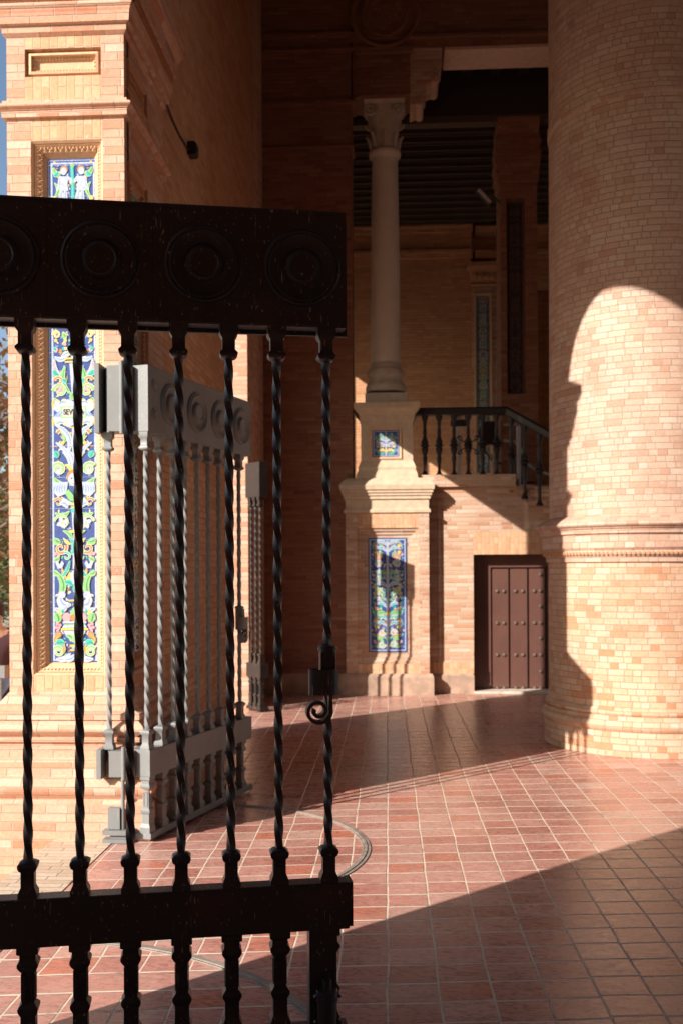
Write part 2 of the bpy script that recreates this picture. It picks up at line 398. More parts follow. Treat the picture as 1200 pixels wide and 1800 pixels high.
# ------------------------------------------------------------------ painted tile ornament (in a local plane: u right, v up, small lift toward the viewer)
class Orn:
    def __init__(s, mb, u0, u1, v0, v1, y, lift=.0006):
        s.mb = mb; s.y = y; s.k = 0; s.lift = lift
        s.poly([(u0,v0),(u1,v0),(u1,v1),(u0,v1)], COB)
    def poly(s, pts, mat):
        s.k += 1; y = s.y-s.lift-s.k*.000006
        s.mb.face([(p[0], y, p[1]) for p in pts], mat)
    def strip(s, pts, w, mat):
        n = len(pts); L = []; R = []
        for i in range(n):
            a = pts[max(i-1,0)]; b = pts[min(i+1,n-1)]; dx, dz = b[0]-a[0], b[1]-a[1]; l = sqrt(dx*dx+dz*dz) or 1
            ww = w[i] if isinstance(w, list) else w
            L.append((pts[i][0]-dz/l*ww, pts[i][1]+dx/l*ww)); R.append((pts[i][0]+dz/l*ww, pts[i][1]-dx/l*ww))
        s.k += 1; y = s.y-s.lift-s.k*.000006
        for i in range(n-1):
            s.mb.face([(R[i][0],y,R[i][1]),(R[i+1][0],y,R[i+1][1]),(L[i+1][0],y,L[i+1][1]),(L[i][0],y,L[i][1])], mat)
    def rect(s, u0, u1, v0, v1, mat): s.poly([(u0,v0),(u1,v0),(u1,v1),(u0,v1)], mat)
    def disc(s, u, v, r, mat, n=12, sq=1): s.poly([(u+r*cos(2*pi*k/n), v+r*sq*sin(2*pi*k/n)) for k in range(n)], mat)
    def spiral(s, u, v, r, mat, turns=1.4, w=.3, a0=0, d=1, out=True):
        n = 18; pts = []; ww = []
        for k in range(n+1):
            t = k/n; a = a0+d*t*turns*2*pi; q = r*(1-.8*t); pts.append((u+q*cos(a), v+q*sin(a))); ww.append(r*w*(1-.55*t)*.6)
        if out: s.strip(pts, [x*1.5+.0012 for x in ww], CRM if mat != CRM else YEL)
        s.strip(pts, ww, mat)
    def leaf(s, u0, v0, u1, v1, w, mat, bend=0, out=True):
        n = 10; pts = []; ww = []
        dx, dz = u1-u0, v1-v0
        for k in range(n+1):
            t = k/n; b = bend*sin(pi*t); pts.append((u0+dx*t-dz*b, v0+dz*t+dx*b)); ww.append(w*sin(pi*min(1, t*.9+.06))+.0006)
        if out: s.strip(pts, [x+.0013 for x in ww], CRM)
        s.strip(pts, ww, mat)
        if out and mat in (WHT, GRN, TUR, OCH) and w > .006:
            s.strip([(p[0]+ww[i]*.25, p[1]) for i, p in enumerate(pts[1:-1], 1)], [x*.22 for x in ww[1:-1]], {WHT: PBL, GRN: DGR, TUR: DGR, OCH: YEL}[mat])
    def flower(s, u, v, r, mat, n=4, c=YEL, a0=0):
        for k in range(n):
            a = a0+2*pi*k/n; s.leaf(u, v, u+r*cos(a), v+r*sin(a), r*.33, mat, 0, False)
        s.disc(u, v, r*.22, c, 8)
    def grid(s, u0, u1, v0, v1, step, mat=GRT, w=.0007):
        v = v0+step
        while v < v1-.01: s.rect(u0, u1, v-w, v+w, mat); v += step
        m = (u0+u1)/2; s.rect(m-w, m+w, v0, v1, mat)

def filler(o, u0, u1, v0, v1, seed, n, k=1.0):
    r = random.Random(seed); cu = (u0+u1)/2; hw = (u1-u0)/2
    for _ in range(n):
        a = r.uniform(.06,.82); q = r.uniform(v0+hw*.2, v1-hw*.2); c = r.choice((CRM,PBL,GRN,YEL,TUR,PBL,OCH,WHT)); an = r.uniform(0, 2*pi); L = hw*r.uniform(.1,.2)*k; bd = r.uniform(-.5,.5)
        for sg in (-1,1): o.leaf(cu+sg*a*hw, q, cu+sg*(a*hw+L*cos(an)*.8), q+L*sin(an), hw*.032*k, c, bd*sg, False)
def generic_orn(o, u0, u1, v0, v1, seed, dim=1.0):
    r = random.Random(seed); cu = (u0+u1)/2; hw = (u1-u0)/2
    filler(o, u0, u1, v0, v1, seed+50, int((v1-v0)/hw*22))
    b = hw*.07
    for (a0, a1, b0, b1) in ((u0+b,u1-b,v0+b,v0+b*1.8),(u0+b,u1-b,v1-b*1.8,v1-b),(u0+b,u0+b*1.8,v0+b*1.8,v1-b*1.8),(u1-b*1.8,u1-b,v0+b*1.8,v1-b*1.8)):
        o.rect(a0, a1, b0, b1, WHT)
    v = v0+hw*.3
    cols = [GRN, TUR, YEL, OCH, WHT, GRN, WHT]
    o.strip([(cu, v0+b*2), (cu, v1-b*2)], hw*.06, WHT)
    while v < v1-hw*.45:
        kind = r.randrange(5); h = hw*(.26+.16*r.random()); c1 = r.choice(cols); c2 = r.choice(cols)
        for sgn in (-1, 1):
            if kind == 0:
                o.spiral(cu+sgn*hw*.48, v+h*.5, hw*.2, c1, a0=(pi if sgn > 0 else 0), d=-sgn)
                o.disc(cu+sgn*hw*.48, v+h*.5, hw*.07, PNK, 8)
            elif kind == 1:
                o.leaf(cu+sgn*hw*.08, v, cu+sgn*hw*.72, v+h, hw*.08, c1, bend=-sgn*.3)
                o.leaf(cu+sgn*hw*.08, v+h*.3, cu+sgn*hw*.6, v+h*.25, hw*.09, c2, bend=sgn*.25)
            elif kind == 2:
                o.flower(cu+sgn*hw*.45, v+h*.5, hw*.17, c1, 5, a0=.3)
                o.leaf(cu, v, cu+sgn*hw*.45, v+h*.5, hw*.04, GRN, bend=sgn*.2)
            elif kind == 3:
                o.leaf(cu+sgn*hw*.66, v, cu+sgn*hw*.3, v+h, hw*.08, c2, bend=sgn*.35)
                o.spiral(cu+sgn*hw*.3, v+h*.3, hw*.18, c1, a0=0, d=sgn)
            else:
                o.leaf(cu, v+h*.2, cu+sgn*hw*.7, v+h*.7, hw*.09, WHT, bend=sgn*.25)
                o.disc(cu+sgn*hw*.6, v+h*.25, hw*.09, YEL, 8)
        if kind in (1, 4): o.disc(cu, v+h*.5, hw*.1, YEL if kind == 1 else WHT, 10, 1.3)
        if kind == 3: o.rect(cu-hw*.25, cu+hw*.25, v+h*.1, v+h*.2, YEL)
        v += h*1.06
    for k in range(int((v1-v0)/hw*9)):
        a = r.uniform(.15,.8)*r.choice((-1,1)); q = r.uniform(v0+hw*.25, v1-hw*.25); c = r.choice((CRM,WHT,GRN,OCH,TUR))
        for sg in (-1,1): o.leaf(cu+sg*a*hw, q, cu+sg*(a*hw+.12*hw), q+hw*.12, hw*.035, c, .3*sg, False)
    o.grid(u0, u1, v0, v1, hw*.95)

# ------------------------------------------------------------------ main brick pillar beside the open gates
PY = 5.61                                   # plane of its front
xl, _ = at(13, 300, PY); xr, _ = at(222, 900, PY)
XW = xr
PD = .95
def zf(py, px=120): return at(px, py, PY)[1]
def xf(px, py=900): return at(px, py, PY)[0]

pil = thing('brick_pillar', 'sunlit orange brick pillar with tall blue ceramic panel, beside the grey gate leaf', 'pillar', (0,0,0))
base = MB()
zb = zf(1216)
prof = [(.17, -.42), (.17, zf(1402)), (.145, zf(1396))]
prof += bulge(.145, zf(1394), zf(1356), .04, 8)
prof += [(.14, zf(1354)), (.135, zf(1332)), (.115, zf(1326)), (.115, zf(1310)), (.07, zf(1306)), (.07, zf(1302)), (.095, zf(1299)), (.095, zf(1292)), (.075, zf(1291))]
prof += bulge(.08, zf(1290), zf(1262), .045, 8)
prof += [(.095, zf(1261)), (.095, zf(1250)), (.06, zf(1246)), (.045, zf(1234)), (.0, zb)]
base.stack(xl, xr, PY, PY+PD, prof)
obj('pillar_base', base, M['brick_pillar'], pil)
REC = .1
body = MB()
zc0 = zf(207); zc1 = zf(180)
zt0 = zf(60)
body.box(xl+REC*0, xr-REC, PY+REC, PY+PD, zb, 4.62)                       # core behind the facing
# facing on the front: side strips full height, standing bricks around the panels
pxl, pxr = xf(58), xf(184)
ptop, pbot = zf(246), zf(1187)
body.box(xl, pxl, PY, PY+REC, zb, zc0); body.box(pxr, xr, PY, PY+REC, zb, zc0)
zs0 = zf(133); zs1 = zf(84)
sxl, sxr = xf(48), xf(182)
body.box(xl, sxl, PY, PY+REC, zc1, zt0); body.box(sxr, xr, PY, PY+REC, zc1, zt0)
# facing on the passage side
def sp(px, py): return atx(px, py, XW)
sy0, _ = sp(226, 700); sy1, _ = sp(259, 700)
sz1 = sp(240, 306)[1]; sz0 = sp(240, 1180)[1]
body.box(xr-REC, xr, PY+REC, sy0, zb, 4.62); body.box(xr-REC, xr, sy1, PY+PD, zb, 4.62)
body.box(xr-REC, xr, sy0, sy1, zb, sz0); body.box(xr-REC, xr, sy0, sy1, sz1, zc1+.1)
body.box(xr-REC, xr, sy0, sy1, zc1+.1+.18, 4.62)
obj('shaft', body, M['brick_pillar'], pil)
sold = MB()
sold.box(pxl, pxr, PY+.001, PY+REC, zb, pbot, sold=True); sold.box(pxl, pxr, PY+.001, PY+REC, ptop, zc0, sold=True)
sold.box(sxl, sxr, PY+.001, PY+REC, zc1, zs0, sold=True); sold.box(sxl, sxr, PY+.001, PY+REC, zs1, zt0, sold=True)
obj('standing_brick_course', sold, M['brick_sold'], pil)
# string course and cornice
def ringpart(name, prof, mat, x0=xl, x1=xr, y0=PY, y1=PY+PD, par=pil):
    m = MB(); m.stack(x0, x1, y0, y1, prof, cap=True); return obj(name, m, mat, par)
e = .002
ringpart('string_course', [(e, zc0), (.022, zc0+.002), (.024, zf(196)), (.03, zf(195))]+bulge(.03, zf(194), zf(183), .02)+[(.02, zf(181)), (.02, zf(177)), (e, zf(175))], M['brick_pillar'])
ringpart('cornice', [(e, zt0-.01), (.02, zf(58)), (.02, zf(48)), (.04, zf(45)), (.045, zf(28)), (.05, zf(24))]+bulge(.05, zf(22), zf(10), .012)+[(.055, zf(8)), (.06, zf(-8)), (.085, zf(-10)), (.085, zf(-40)), (.12, zf(-60)), (.12, zf(-85)), (e, zf(-85))], M['brick_pillar'])
dn = MB()
k = 0; x = xl-.05
while x < xr+.05:
    dn.box(x, x+.012, PY-.075, PY-.056, zf(7), zf(-6)); x += .021
y = PY
while y < PY+PD: dn.box(xr+.056, xr+.075, y, y+.012, zf(7), zf(-6)); y += .021
obj('dentil_row', dn, M['terracotta'], pil)

# main painted panel on the front
tl, tr, tt, tb = xf(79), xf(169), zf(270), zf(1170)
YP = PY+.075
fr = MB()
body2 = MB()
frame_ring(fr, pxl, pxr, pbot, ptop, [(0, 0), (.012, .012), (.012, .022), (.018, .018), (.026, .03), (tl-pxl-.002, .075), (tl-pxl+.004, .078)], PY)
beads(fr, (pxl+tl)/2+.006, (pxr+tr)/2-.006, (pbot+tb)/2, (ptop+tt)/2, PY+.046, .03, .0135)
beads(fr, pxl+.03, pxr-.03, pbot+.03, ptop-.03, PY+.034, .02, .008)
# unequal mitre: fill behind
fr.box(pxl, pxr, YP+.004, YP+.02, pbot, ptop)
obj('panel_frame', fr, M['terra_pale'], pil)
pm = MB()
o = Orn(pm, tl, tr, tb, tt, YP)
SC = (tr-tl)/90.0
cu = (tl+tr)/2
VV = lambda py: zf(py)
def mir(f):
    for sgn in (-1, 1): f(sgn)
w1 = 3*SC
o.rect(tl+2*SC, tr-2*SC, tb+2*SC, tt-2*SC, GRT)
o.rect(tl+3*SC, tr-3*SC, tb+3*SC, tt-3*SC, COB)
o.rect(tl+6*SC, tr-6*SC, tb+6*SC, tt-6*SC, WHT)
o.rect(tl+9*SC, tr-9*SC, tb+9*SC, tt-9*SC, COB)
filler(o, tl+6*SC, tr-6*SC, tb, tt, 77, 330, .95)
def U(u): return cu+u*SC
def L_(u0, y0, u1, y1, w, m, bend=0, out=True):
    for sg in (-1, 1): o.leaf(U(sg*u0), VV(y0), U(sg*u1), VV(y1), w*SC, m, bend*sg, out)
def S_(u, y, r, m, turns=1.3, w=.34, a0=0, d=1):
    for sg in (-1, 1): o.spiral(U(sg*u), VV(y), r*SC, m, turns, w, a0 if sg > 0 else pi-a0, d*sg)
def D_(u, y, r, m, sq=1):
    for sg in ((-1, 1) if u else (1,)): o.disc(U(sg*u), VV(y), r*SC, m, 12, sq)
def F_(u, y, r, m, n=4, c=YEL, a0=.4):
    for sg in (-1, 1): o.flower(U(sg*u), VV(y), r*SC, m, n, c, a0)
def B_(hw, y0, y1, m): o.rect(U(-hw), U(hw), VV(y1), VV(y0), m)
def P_(pts, m):
    for sg in (-1, 1):
        q = [(U(sg*u), VV(y)) for u, y in pts]
        o.poly(q if sg > 0 else q[::-1], m)
# top: two standing stylised figures between leaves
L_(34, 285, 20, 296, 4, GRN, .3); L_(34, 300, 26, 292, 4, TUR, .2); L_(33, 340, 32, 312, 3, GRN, .25); D_(33, 340, 4, YEL)
o.strip([(U(0), VV(350)), (U(1), VV(320)), (U(-1), VV(284))], 3*SC, TUR); D_(0, 282, 4, GRN)
for sg in (-1, 1):
    c = 15*sg
    for a, b_ in ((-5, -6), (4, 5)): o.leaf(U(c+a), VV(360), U(c+b_*.6), VV(322), 4*SC, WHT, .05)
    o.poly([(U(c-8), VV(327)), (U(c+8), VV(327)), (U(c+6), VV(315)), (U(c+9), VV(301)), (U(c-9), VV(301)), (U(c-6), VV(315))], WHT)
    o.leaf(U(c+9*sg), VV(302), U(c+13*sg), VV(326), 2.6*SC, WHT, -.12*sg); o.leaf(U(c-8*sg), VV(303), U(c-13*sg), VV(312), 2.4*SC, WHT, .1)
    o.disc(U(c), VV(289), 7*SC, OCH); o.disc(U(c+sg*.6), VV(292), 5.6*SC, WHT, 12, 1.2)
    o.strip([(U(c-3), VV(318)), (U(c), VV(320)), (U(c+3), VV(318))], .4*SC, GRT)
# hidden stretch behind the dark gate, and on down
for yy in (372, 420, 470, 520):
    S_(22, yy, 12, GRN, a0=0); L_(3, yy+20, 30, yy+24, 4, TUR, .3); F_(22, yy, 6, PNK, 5); L_(8, yy-20, 32, yy-22, 4, WHT, -.3); D_(0, yy, 6, YEL)
o.poly([(U(-4), VV(625)), (U(4), VV(625)), (U(1), VV(560))], WHT)
L_(10, 622, 12, 560, 4, GRN, .2); S_(30, 583, 7, YEL, a0=0); D_(31, 593, 3, YEL); L_(16, 592, 20, 580, 4, GRN, .2); L_(20, 600, 14, 588, 2, YEL, .2)
D_(31, 610, 4, PNK); D_(23, 612, 3.4, OCH); D_(15, 600, 3, PNK); D_(17, 608, 3.2, TUR); S_(12, 614, 7, YEL, 1, a0=1); L_(35, 605, 30, 612, 3, TUR); L_(34, 622, 10, 620, 4, WHT, .25); L_(22, 622, 4, 612, 3, WHT)
B_(15, 624, 627, YEL); B_(15, 630, 633, YEL)
o.poly([(U(-3), VV(690)), (U(3), VV(690)), (U(7), VV(634)), (U(-7), VV(634))], WHT)
L_(34, 626, 14, 664, 4, WHT, .18); L_(35, 645, 24, 656, 4.5, TUR, .2); D_(35, 637, 2.4, PNK); D_(34, 643, 2.4, PNK); L_(15, 640, 5, 688, 5, GRN, .2)
S_(26, 666, 9, OCH, .8, a0=.2); L_(20, 662, 12, 668, 4, TUR); S_(24, 683, 12, GRN, 1.2, a0=0); F_(24, 680, 7, PNK, 4)
L_(3, 700, 3, 686, 4, GRN); L_(36, 700, 30, 697, 3, GRN)
P_([(0,702),(10,698),(22,702),(34,700),(36,716),(28,722),(36,730),(34,745),(20,742),(10,748),(0,744)], WHT)
for y0 in (703, 741): S_(16, y0, 5, YEL, 1.1, a0=0); S_(29, y0+1, 4.5, YEL, 1.1, a0=1)
L_(37, 698, 37, 716, 1.6, YEL, 0, False); L_(37, 729, 37, 746, 1.6, YEL, 0, False)
o.rect(U(-23), U(23), VV(731), VV(711), GRN); o.rect(U(-20.5), U(20.5), VV(729), VV(713), CRM)
TEXTK = o.k
for a, b_ in ((26, 705), (30, 741)): L_(a-14, b_, a+2, b_+2, 1.6, PBL, .2, False)
for q in range(4): L_(28-q*5, 722-3*(q % 2), 31-q*2, 730, .9, PBL, .2, False)
B_(8, 747, 749.5, YEL); o.rect(U(-3), U(3), VV(810), VV(750), WHT)
S_(19, 762, 11, OCH, .9, a0=.3); L_(19, 776, 22, 756, 4, GRN, .3); D_(20, 776, 3, YEL); L_(34, 742, 12, 800, 4.5, WHT, -.25); L_(32, 775, 8, 815, 3.5, WHT, -.15)
L_(34, 790, 28, 802, 5, TUR); L_(2, 822, 12, 785, 3.6, WHT, .1); L_(8, 822, 20, 792, 3, WHT, .2)
S_(27, 822, 11, GRN, 1.5, a0=.5); D_(27, 826, 4.5, WHT); L_(5, 826, 16, 815, 3, YEL, .2); B_(9, 822, 825, YEL)
L_(36, 838, 12, 852, 5, GRN, .15); P_([(10,845),(36,846),(38,862),(28,872),(14,866)], WHT); L_(14, 858, 34, 866, 1.2, GRT, .1, False)
[L_(16+4*q, 850, 15+5*q, 864, 1, PBL, .1, False) for q in range(5)]; D_(0, 836, 13, OCH); D_(0, 841, 10.5, WHT, 1.15); D_(4, 839, 1.3, INK); L_(3, 848, -3, 848, 1, PNK, 0, False)
P_([(0,870),(10,858),(16,866),(8,878),(0,880)], GRN); P_([(0,884),(20,872),(22,878),(14,886),(0,888)], WHT); B_(18, 884, 886.5, GRN); B_(9, 882.5, 885, YEL)
S_(28, 882, 8, OCH, 1, a0=.3); L_(12, 892, 26, 884, 5, WHT, .3); B_(5, 889, 892, YEL); L_(34, 900, 8, 897, 4, GRN, .25); D_(0, 897, 6, TUR)
o.poly([(U(-2.5), VV(932)), (U(2.5), VV(932)), (U(4), VV(900)), (U(-4), VV(900))], WHT)
S_(21, 918, 15, GRN, 1.0, w=.16, a0=.2); F_(21, 918, 11, WHT, 4, YEL)
B_(9, 931, 936, YEL); o.poly([(U(-3), VV(1000)), (U(3), VV(1000)), (U(1.4), VV(937)), (U(-1.4), VV(937))], WHT)
L_(4, 952, 20, 932, 3.2, GRN, .2); L_(36, 945, 24, 952, 6, GRN, .2); L_(18, 946, 6, 956, 2.4, YEL, .1)
S_(24, 963, 11, OCH, 1.1, a0=2.6); L_(5, 975, 8, 944, 4, TUR, .2); D_(34, 973, 3.2, PNK); D_(28, 976, 3.2, PNK); L_(36, 986, 26, 980, 4.5, GRN)
S_(14, 978, 8, TUR, .9, a0=1); P_([(18,990),(22,985),(26,992),(30,985),(34,988),(30,999),(22,999)], WHT); L_(12, 1020, 22, 998, 2.4, OCH, -.1); L_(26, 1018, 8, 985, 3, TUR, .1)
L_(31, 1058, 34, 1002, 5.5, GRN, .22); L_(36, 1003, 26, 1008, 4, GRN, .3); L_(14, 1020, 8, 1006, 4, YEL, .2)
o.disc(U(0), VV(1015), 7*SC, WHT, 14, 1.9); L_(4, 1030, 18, 1024, 5, TUR, .2); L_(0, 1042, 0, 1026, 2.6, TUR)
L_(6, 1064, 26, 1046, 7, WHT, -.35); D_(22, 1046, 6.5, WHT); S_(29, 1049, 4, WHT, .8); B_(11, 1055, 1057.4, YEL); L_(37, 1070, 12, 1064, 5, WHT, .25)
L_(30, 1096, 34, 1078, 7, GRN, .1); L_(24, 1082, 30, 1074, 3, YEL, .3); L_(0, 1090, 0, 1068, 7, GRN); L_(20, 1080, 22, 1072, 3, TUR)
D_(14, 1086, 8, PNK); D_(0, 1087, 8.5, OCH, .85); B_(21, 1093, 1097, WHT); B_(19, 1098, 1101, GRN)
for a, b_ in ((31,1098),(26,1100),(33,1104),(28,1105),(30,1110)): D_(a, b_, 2.8, PNK)
P_([(0,1100),(20,1100),(22,1105),(0,1105)], WHT); B_(24, 1105.5, 1109, YEL); P_([(0,1110),(20,1110),(14,1122),(0,1126)], WHT)
L_(3, 1130, 15, 1118, 4, GRN, .2); L_(0, 1132, 0, 1116, 4, GRN); D_(29, 1117, 6, OCH); L_(32, 1135, 26, 1116, 3, OCH, -.25)
L_(34, 1134, 18, 1136, 6, TUR, -.25); B_(8, 1135, 1138.5, YEL); B_(5, 1139, 1142, WHT); B_(8, 1143, 1146, YEL)
S_(29, 1147, 9.5, GRN, 1.4, a0=.6); L_(20, 1150, 20, 1134, 2, OCH, .1)
L_(33, 1160, 8, 1150, 5, WHT, .2); L_(20, 1160, 0, 1152, 5, WHT, .2)
o.grid(tl, tr, tb, tt, 54.6*SC)
# lettering on the cartouche
fc = bpy.data.curves.new('letters', 'FONT'); fc.body = 'SEVILLA'; fc.size = .052; fc.offset = .0012; fc.align_x = 'CENTER'; fc.align_y = 'CENTER'
fo = bpy.data.objects.new('letters', fc); COL.objects.link(fo)
bpy.context.view_layer.update()
fm = bpy.data.meshes.new_from_object(fo.evaluated_get(bpy.context.evaluated_depsgraph_get()))
zc = (VV(731)+VV(711))/2
xs = [v.co.x for v in fm.vertices]; wd = max(xs)-min(xs); sc = 37*SC/wd; yt = YP-.0006-(o.k+5)*.000006
for p in fm.polygons:
    pm.face([(cu+fm.vertices[i].co.x*sc, yt, zc+fm.vertices[i].co.y*sc*1.25) for i in p.vertices], INK)
bpy.data.objects.remove(fo); bpy.data.meshes.remove(fm)
obj('ceramic_panel', pm, GL, pil, weld=False)
# small framed recess above
sm = MB()
frame_ring(sm, sxl, sxr, zs0, zs1, [(0, .045), (.02, .045), (.02, .012), (.034, .008), (.036, .03), (.055, .044), (.06, .046)], PY)
sm.box(sxl+.055, sxr-.055, PY+.046, PY+.06, zs0+.055, zs1-.055)
beads(sm, sxl+.046, sxr-.046, zs0+.045, zs1-.045, PY+.034, .018, .008)
obj('small_panel_frame', sm, M['terra_pale'], pil)
# passage-side panels: built facing -y then turned to face +x
def side_panel(par, y0, y1, z0, z1, X, seed, depth=.03, wfr=None):
    w = wfr or (y1-y0)*.24
    f = MB(); frame_ring(f, y0, y1, z0, z1, [(0, 0), (.006, -.014), (.014, -.012), (.022, .004), (w*.6, .0), (w, depth), (w+.003, depth+.001)], 0)
    beads(f, y0+w*.62, y1-w*.62, z0+w*.62, z1-w*.62, .004, .03, .014)
    f.box(y0+.002, y1-.002, depth+.002, depth+.013, z0+.002, z1-.002)
    R = Matrix(((0,-1,0,X),(1,0,0,0),(0,0,1,0),(0,0,0,1)))
    f.xform(R); obj('panel_frame', f, M['terracotta'], par)
    if seed is not None:
        g = MB(); oo = Orn(g, y0+w, y1-w, z0+w, z1-w, depth+.0008); generic_orn(oo, y0+w, y1-w, z0+w, z1-w, seed); g.xform(R)
        obj('ceramic_panel', g, GL, par, weld=False)
side_panel(pil, sy0, sy1, sz0, sz1, XW, 5)
side_panel(pil, sy0, sy1, zc1+.1, zc1+.1+.18, XW, None)

# ------------------------------------------------------------------ passage wall behind the pillar, with a lower opening, and the far pillar
H = 8.8
yw1 = atx(412, 800, XW)[0]-.34
wl = MB(); wl.extr([(-1.85,PY+PD),(XW,PY+PD),(XW,yw1),(-1.85,yw1-.34)], 'z', -.42, H); wl.box(-1.85, XW, PY+.3, PY+PD, 4.7, H)
tw = tag(obj('passage_wall', wl, M['brick_wall']), 'long shaded brown brick wall running back from the ceramic pillar', 'wall')
# horizontal groove joint + vertical joint on the wall
lt = MB(); lt.extr([(-1.85,4.34),(XW-.003,4.07),(XW-.003,H),(-1.85,H)], 'y', yw1, 10.9)
tag(obj('lintel_wall', lt, M['brick_wall']), 'dark brick wall above the second gate opening', 'wall')
fp = MB(); XF = -1.575
fp.box(-2.3, XF, 10.62, 11.93, -.42, H)
tag(obj('far_pillar', fp, M['brick_pillar']), 'narrow sunlit brick pillar edge seen past the long brown wall', 'pillar')
# cable and junction box on the wall
XC = XW+.012
pts = []
for (a, b) in ((241,62),(252,90),(262,118),(272,141),(284,165),(296,192),(307,217),(318,241),(327,256),(331,262)):
    yy, zz = atx(a, b, XC); pts.append((XC+.004*sin(a), yy, zz))
cb = MB(); cb.tube(pts, .0075, 6)
tag(obj('wall_cable', cb, M['rubber']), 'black cable hanging down the shaded brown brick wall', 'cable')
jy, jz = atx(334, 264, XC)
jb = thing('junction_box', 'small rusty box on the brown wall at the end of the cable', 'box', (XW, jy, jz))
m = MB(); m.stack(0.001, .06, -.05, .05, [(-.004,-.05),(0,-.045),(0,.045),(-.004,.05)]); obj('box_body', m, M['iron'], jb)
m = MB(); m.stack(.061, .068, -.05, .05, [(0,-.038),(0,.038)]); m.lathe(.0, 0, [(0,.069),(.012,.069),(.012,.074),(0,.074)], 10, axis='x'); obj('box_cover', m, M['black'], jb)

# arch over the near opening and the near pier
YN = 2.68; YC = (YN+PY)/2; RA = (PY-YN)/2; SPR = 4.85
poly = [(YN, H), (YN, SPR)]
for k in range(0, 29):
    a = pi-pi*k/28; poly.append((YC+RA*cos(a), SPR+RA*sin(a)))
poly += [(PY, SPR), (PY+.3, SPR), (PY+.3, H)]
poly = [poly[0]]+poly[2:-3]+poly[-2:] if False else poly
aw = MB()
# build as quads to keep the curved edge clean
pts = [(YC+RA*cos(pi-pi*k/28), SPR+RA*sin(pi-pi*k/28)) for k in range(29)]
for k in range(28):
    (ya, za), (yb, zb_) = pts[k], pts[k+1]
    aw.face([(XW,ya,za),(XW,yb,zb_),(XW,yb,H),(XW,ya,H)]); aw.face([(-1.75,yb,zb_),(-1.75,ya,za),(-1.75,ya,H),(-1.75,yb,H)])
    aw.face([(XW,yb,zb_),(XW,ya,za),(-1.75,ya,za),(-1.75,yb,zb_)])
aw.face([(XW,PY,SPR),(XW,PY+.3,SPR),(XW,PY+.3,H),(XW,PY,H)]); aw.face([(-1.75,PY,SPR),(-1.75,PY+.3,SPR),(-1.75,PY+.3,H),(-1.75,PY,H)])
aw.face([(-1.75,YN,H),(XW,YN,H),(XW,PY+.3,H),(-1.75,PY+.3,H)])
tag(obj('arch_wall', aw, M['brick_wall']), 'brick wall over the round arched opening above the open gates', 'wall')
np_ = MB(); np_.box(-1.75, XW, -2.2, YN, -.42, H)
tag(obj('near_pier', np_, M['brick_pillar']), 'shaded brick pier beside the viewer holding the dark gate leaf', 'pillar')

# ------------------------------------------------------------------ ceiling over the passage
cl = MB(); cl.box(-1.75, 7.5, -3.2, 14.2, H, H+.3)
tag(obj('passage_ceiling', cl, M['wood_dark']), 'dark flat ceiling high over the tiled passage', 'ceiling')

m = MB(); m.box(-1.75, 7.5, -3.5, -3.2, 0, H); tag(obj('added_back_wall', m, M['brick_wall']), 'unseen brick wall added behind the viewer to cut the sky light', 'wall')  # unseen wall, added to keep ambient light out of the passage
m = MB(); m.box(7.5, 7.8, -3.5, 3.0, 0, H); m.box(7.5, 7.8, 3.0, 7.0, 2.9, H); tag(obj('added_right_wall', m, M['brick_wall']), 'unseen brick wall added right of the viewer, its opening sized for side light', 'wall')  # added out of view to limit the light from the right

# ------------------------------------------------------------------ big round brick column
cx, cy = 2.131, 8.73
rc = thing('round_column', 'huge round brick column with a moulded ring, lit on its lower half', 'column', (cx, cy, 0))
def zcol(py, px=1120): return at(px, py, cy-.82)[1]
R0 = .80
zr0 = zcol(1290); 
b_ = MB()
pb = [(.842, 0), (.842, zcol(1292))]
pb += [(R0+.04+.03*sin(pi*k/6), zcol(1290)+(zcol(1268)-zcol(1290))*k/6) for k in range(7)]
pb += [(R0+.035, zcol(1266)), (R0+.035, zcol(1262))]+[(R0+.018+.016*sin(pi*k/5), zcol(1262)+(zcol(1250)-zcol(1262))*k/5) for k in range(6)]+[(R0, zcol(1247))]
b_.lathe(0, 0, pb, 96, rref=R0); obj('column_base', b_, M['brick_column'], rc)
b_ = MB(); b_.lathe(0, 0, [(R0, zcol(1247)), (R0, zcol(988))], 128, rref=R0); obj('lower_shaft', b_, M['brick_column'], rc)
b_ = MB()
b_.lathe(0, 0, [(R0, zcol(988)), (R0+.018, zcol(987)), (R0+.02, zcol(978)), (R0+.03, zcol(977))]+[(R0+.03+.014*sin(pi*k/5), zcol(976)+(zcol(967)-zcol(976))*k/5) for k in range(6)]+
    [(R0+.035, zcol(966)), (R0+.05, zcol(962)), (R0+.05, zcol(938)), (R0+.07, zcol(936)), (R0+.075, zcol(929)), (R0+.09, zcol(927))]+
    [(R0+.09+.03*sin(pi*k/6), zcol(926)+(zcol(914)-zcol(926))*k/6) for k in range(7)]+[(R0+.07, zcol(911)), (R0+.02, zcol(906)), (R0-.012, zcol(902))], 128, rref=R0)
obj('moulded_ring', b_, M['brick_column_upper'], rc)
b_ = MB()
for k in range(150):
    a = 2*pi*k/150; zz = zcol(971.5); r = R0+.044
    t = MB(); t.stack(-.006, .006, -.01, .010, [(-.003,-.014),(0,-.008),(0,.008),(-.003,.014)])
    b_.join(t, Matrix.Translation((r*cos(a), r*sin(a), zz)) @ Matrix.Rotation(a, 4, 'Z'))
obj('rope_moulding', b_, M['terracotta'], rc)
b_ = MB(); b_.lathe(0, 0, [(R0-.012, zcol(902)), (R0-.022, 5), (R0-.03, H)], 128, rref=R0); obj('upper_shaft', b_, M['brick_column_upper'], rc)
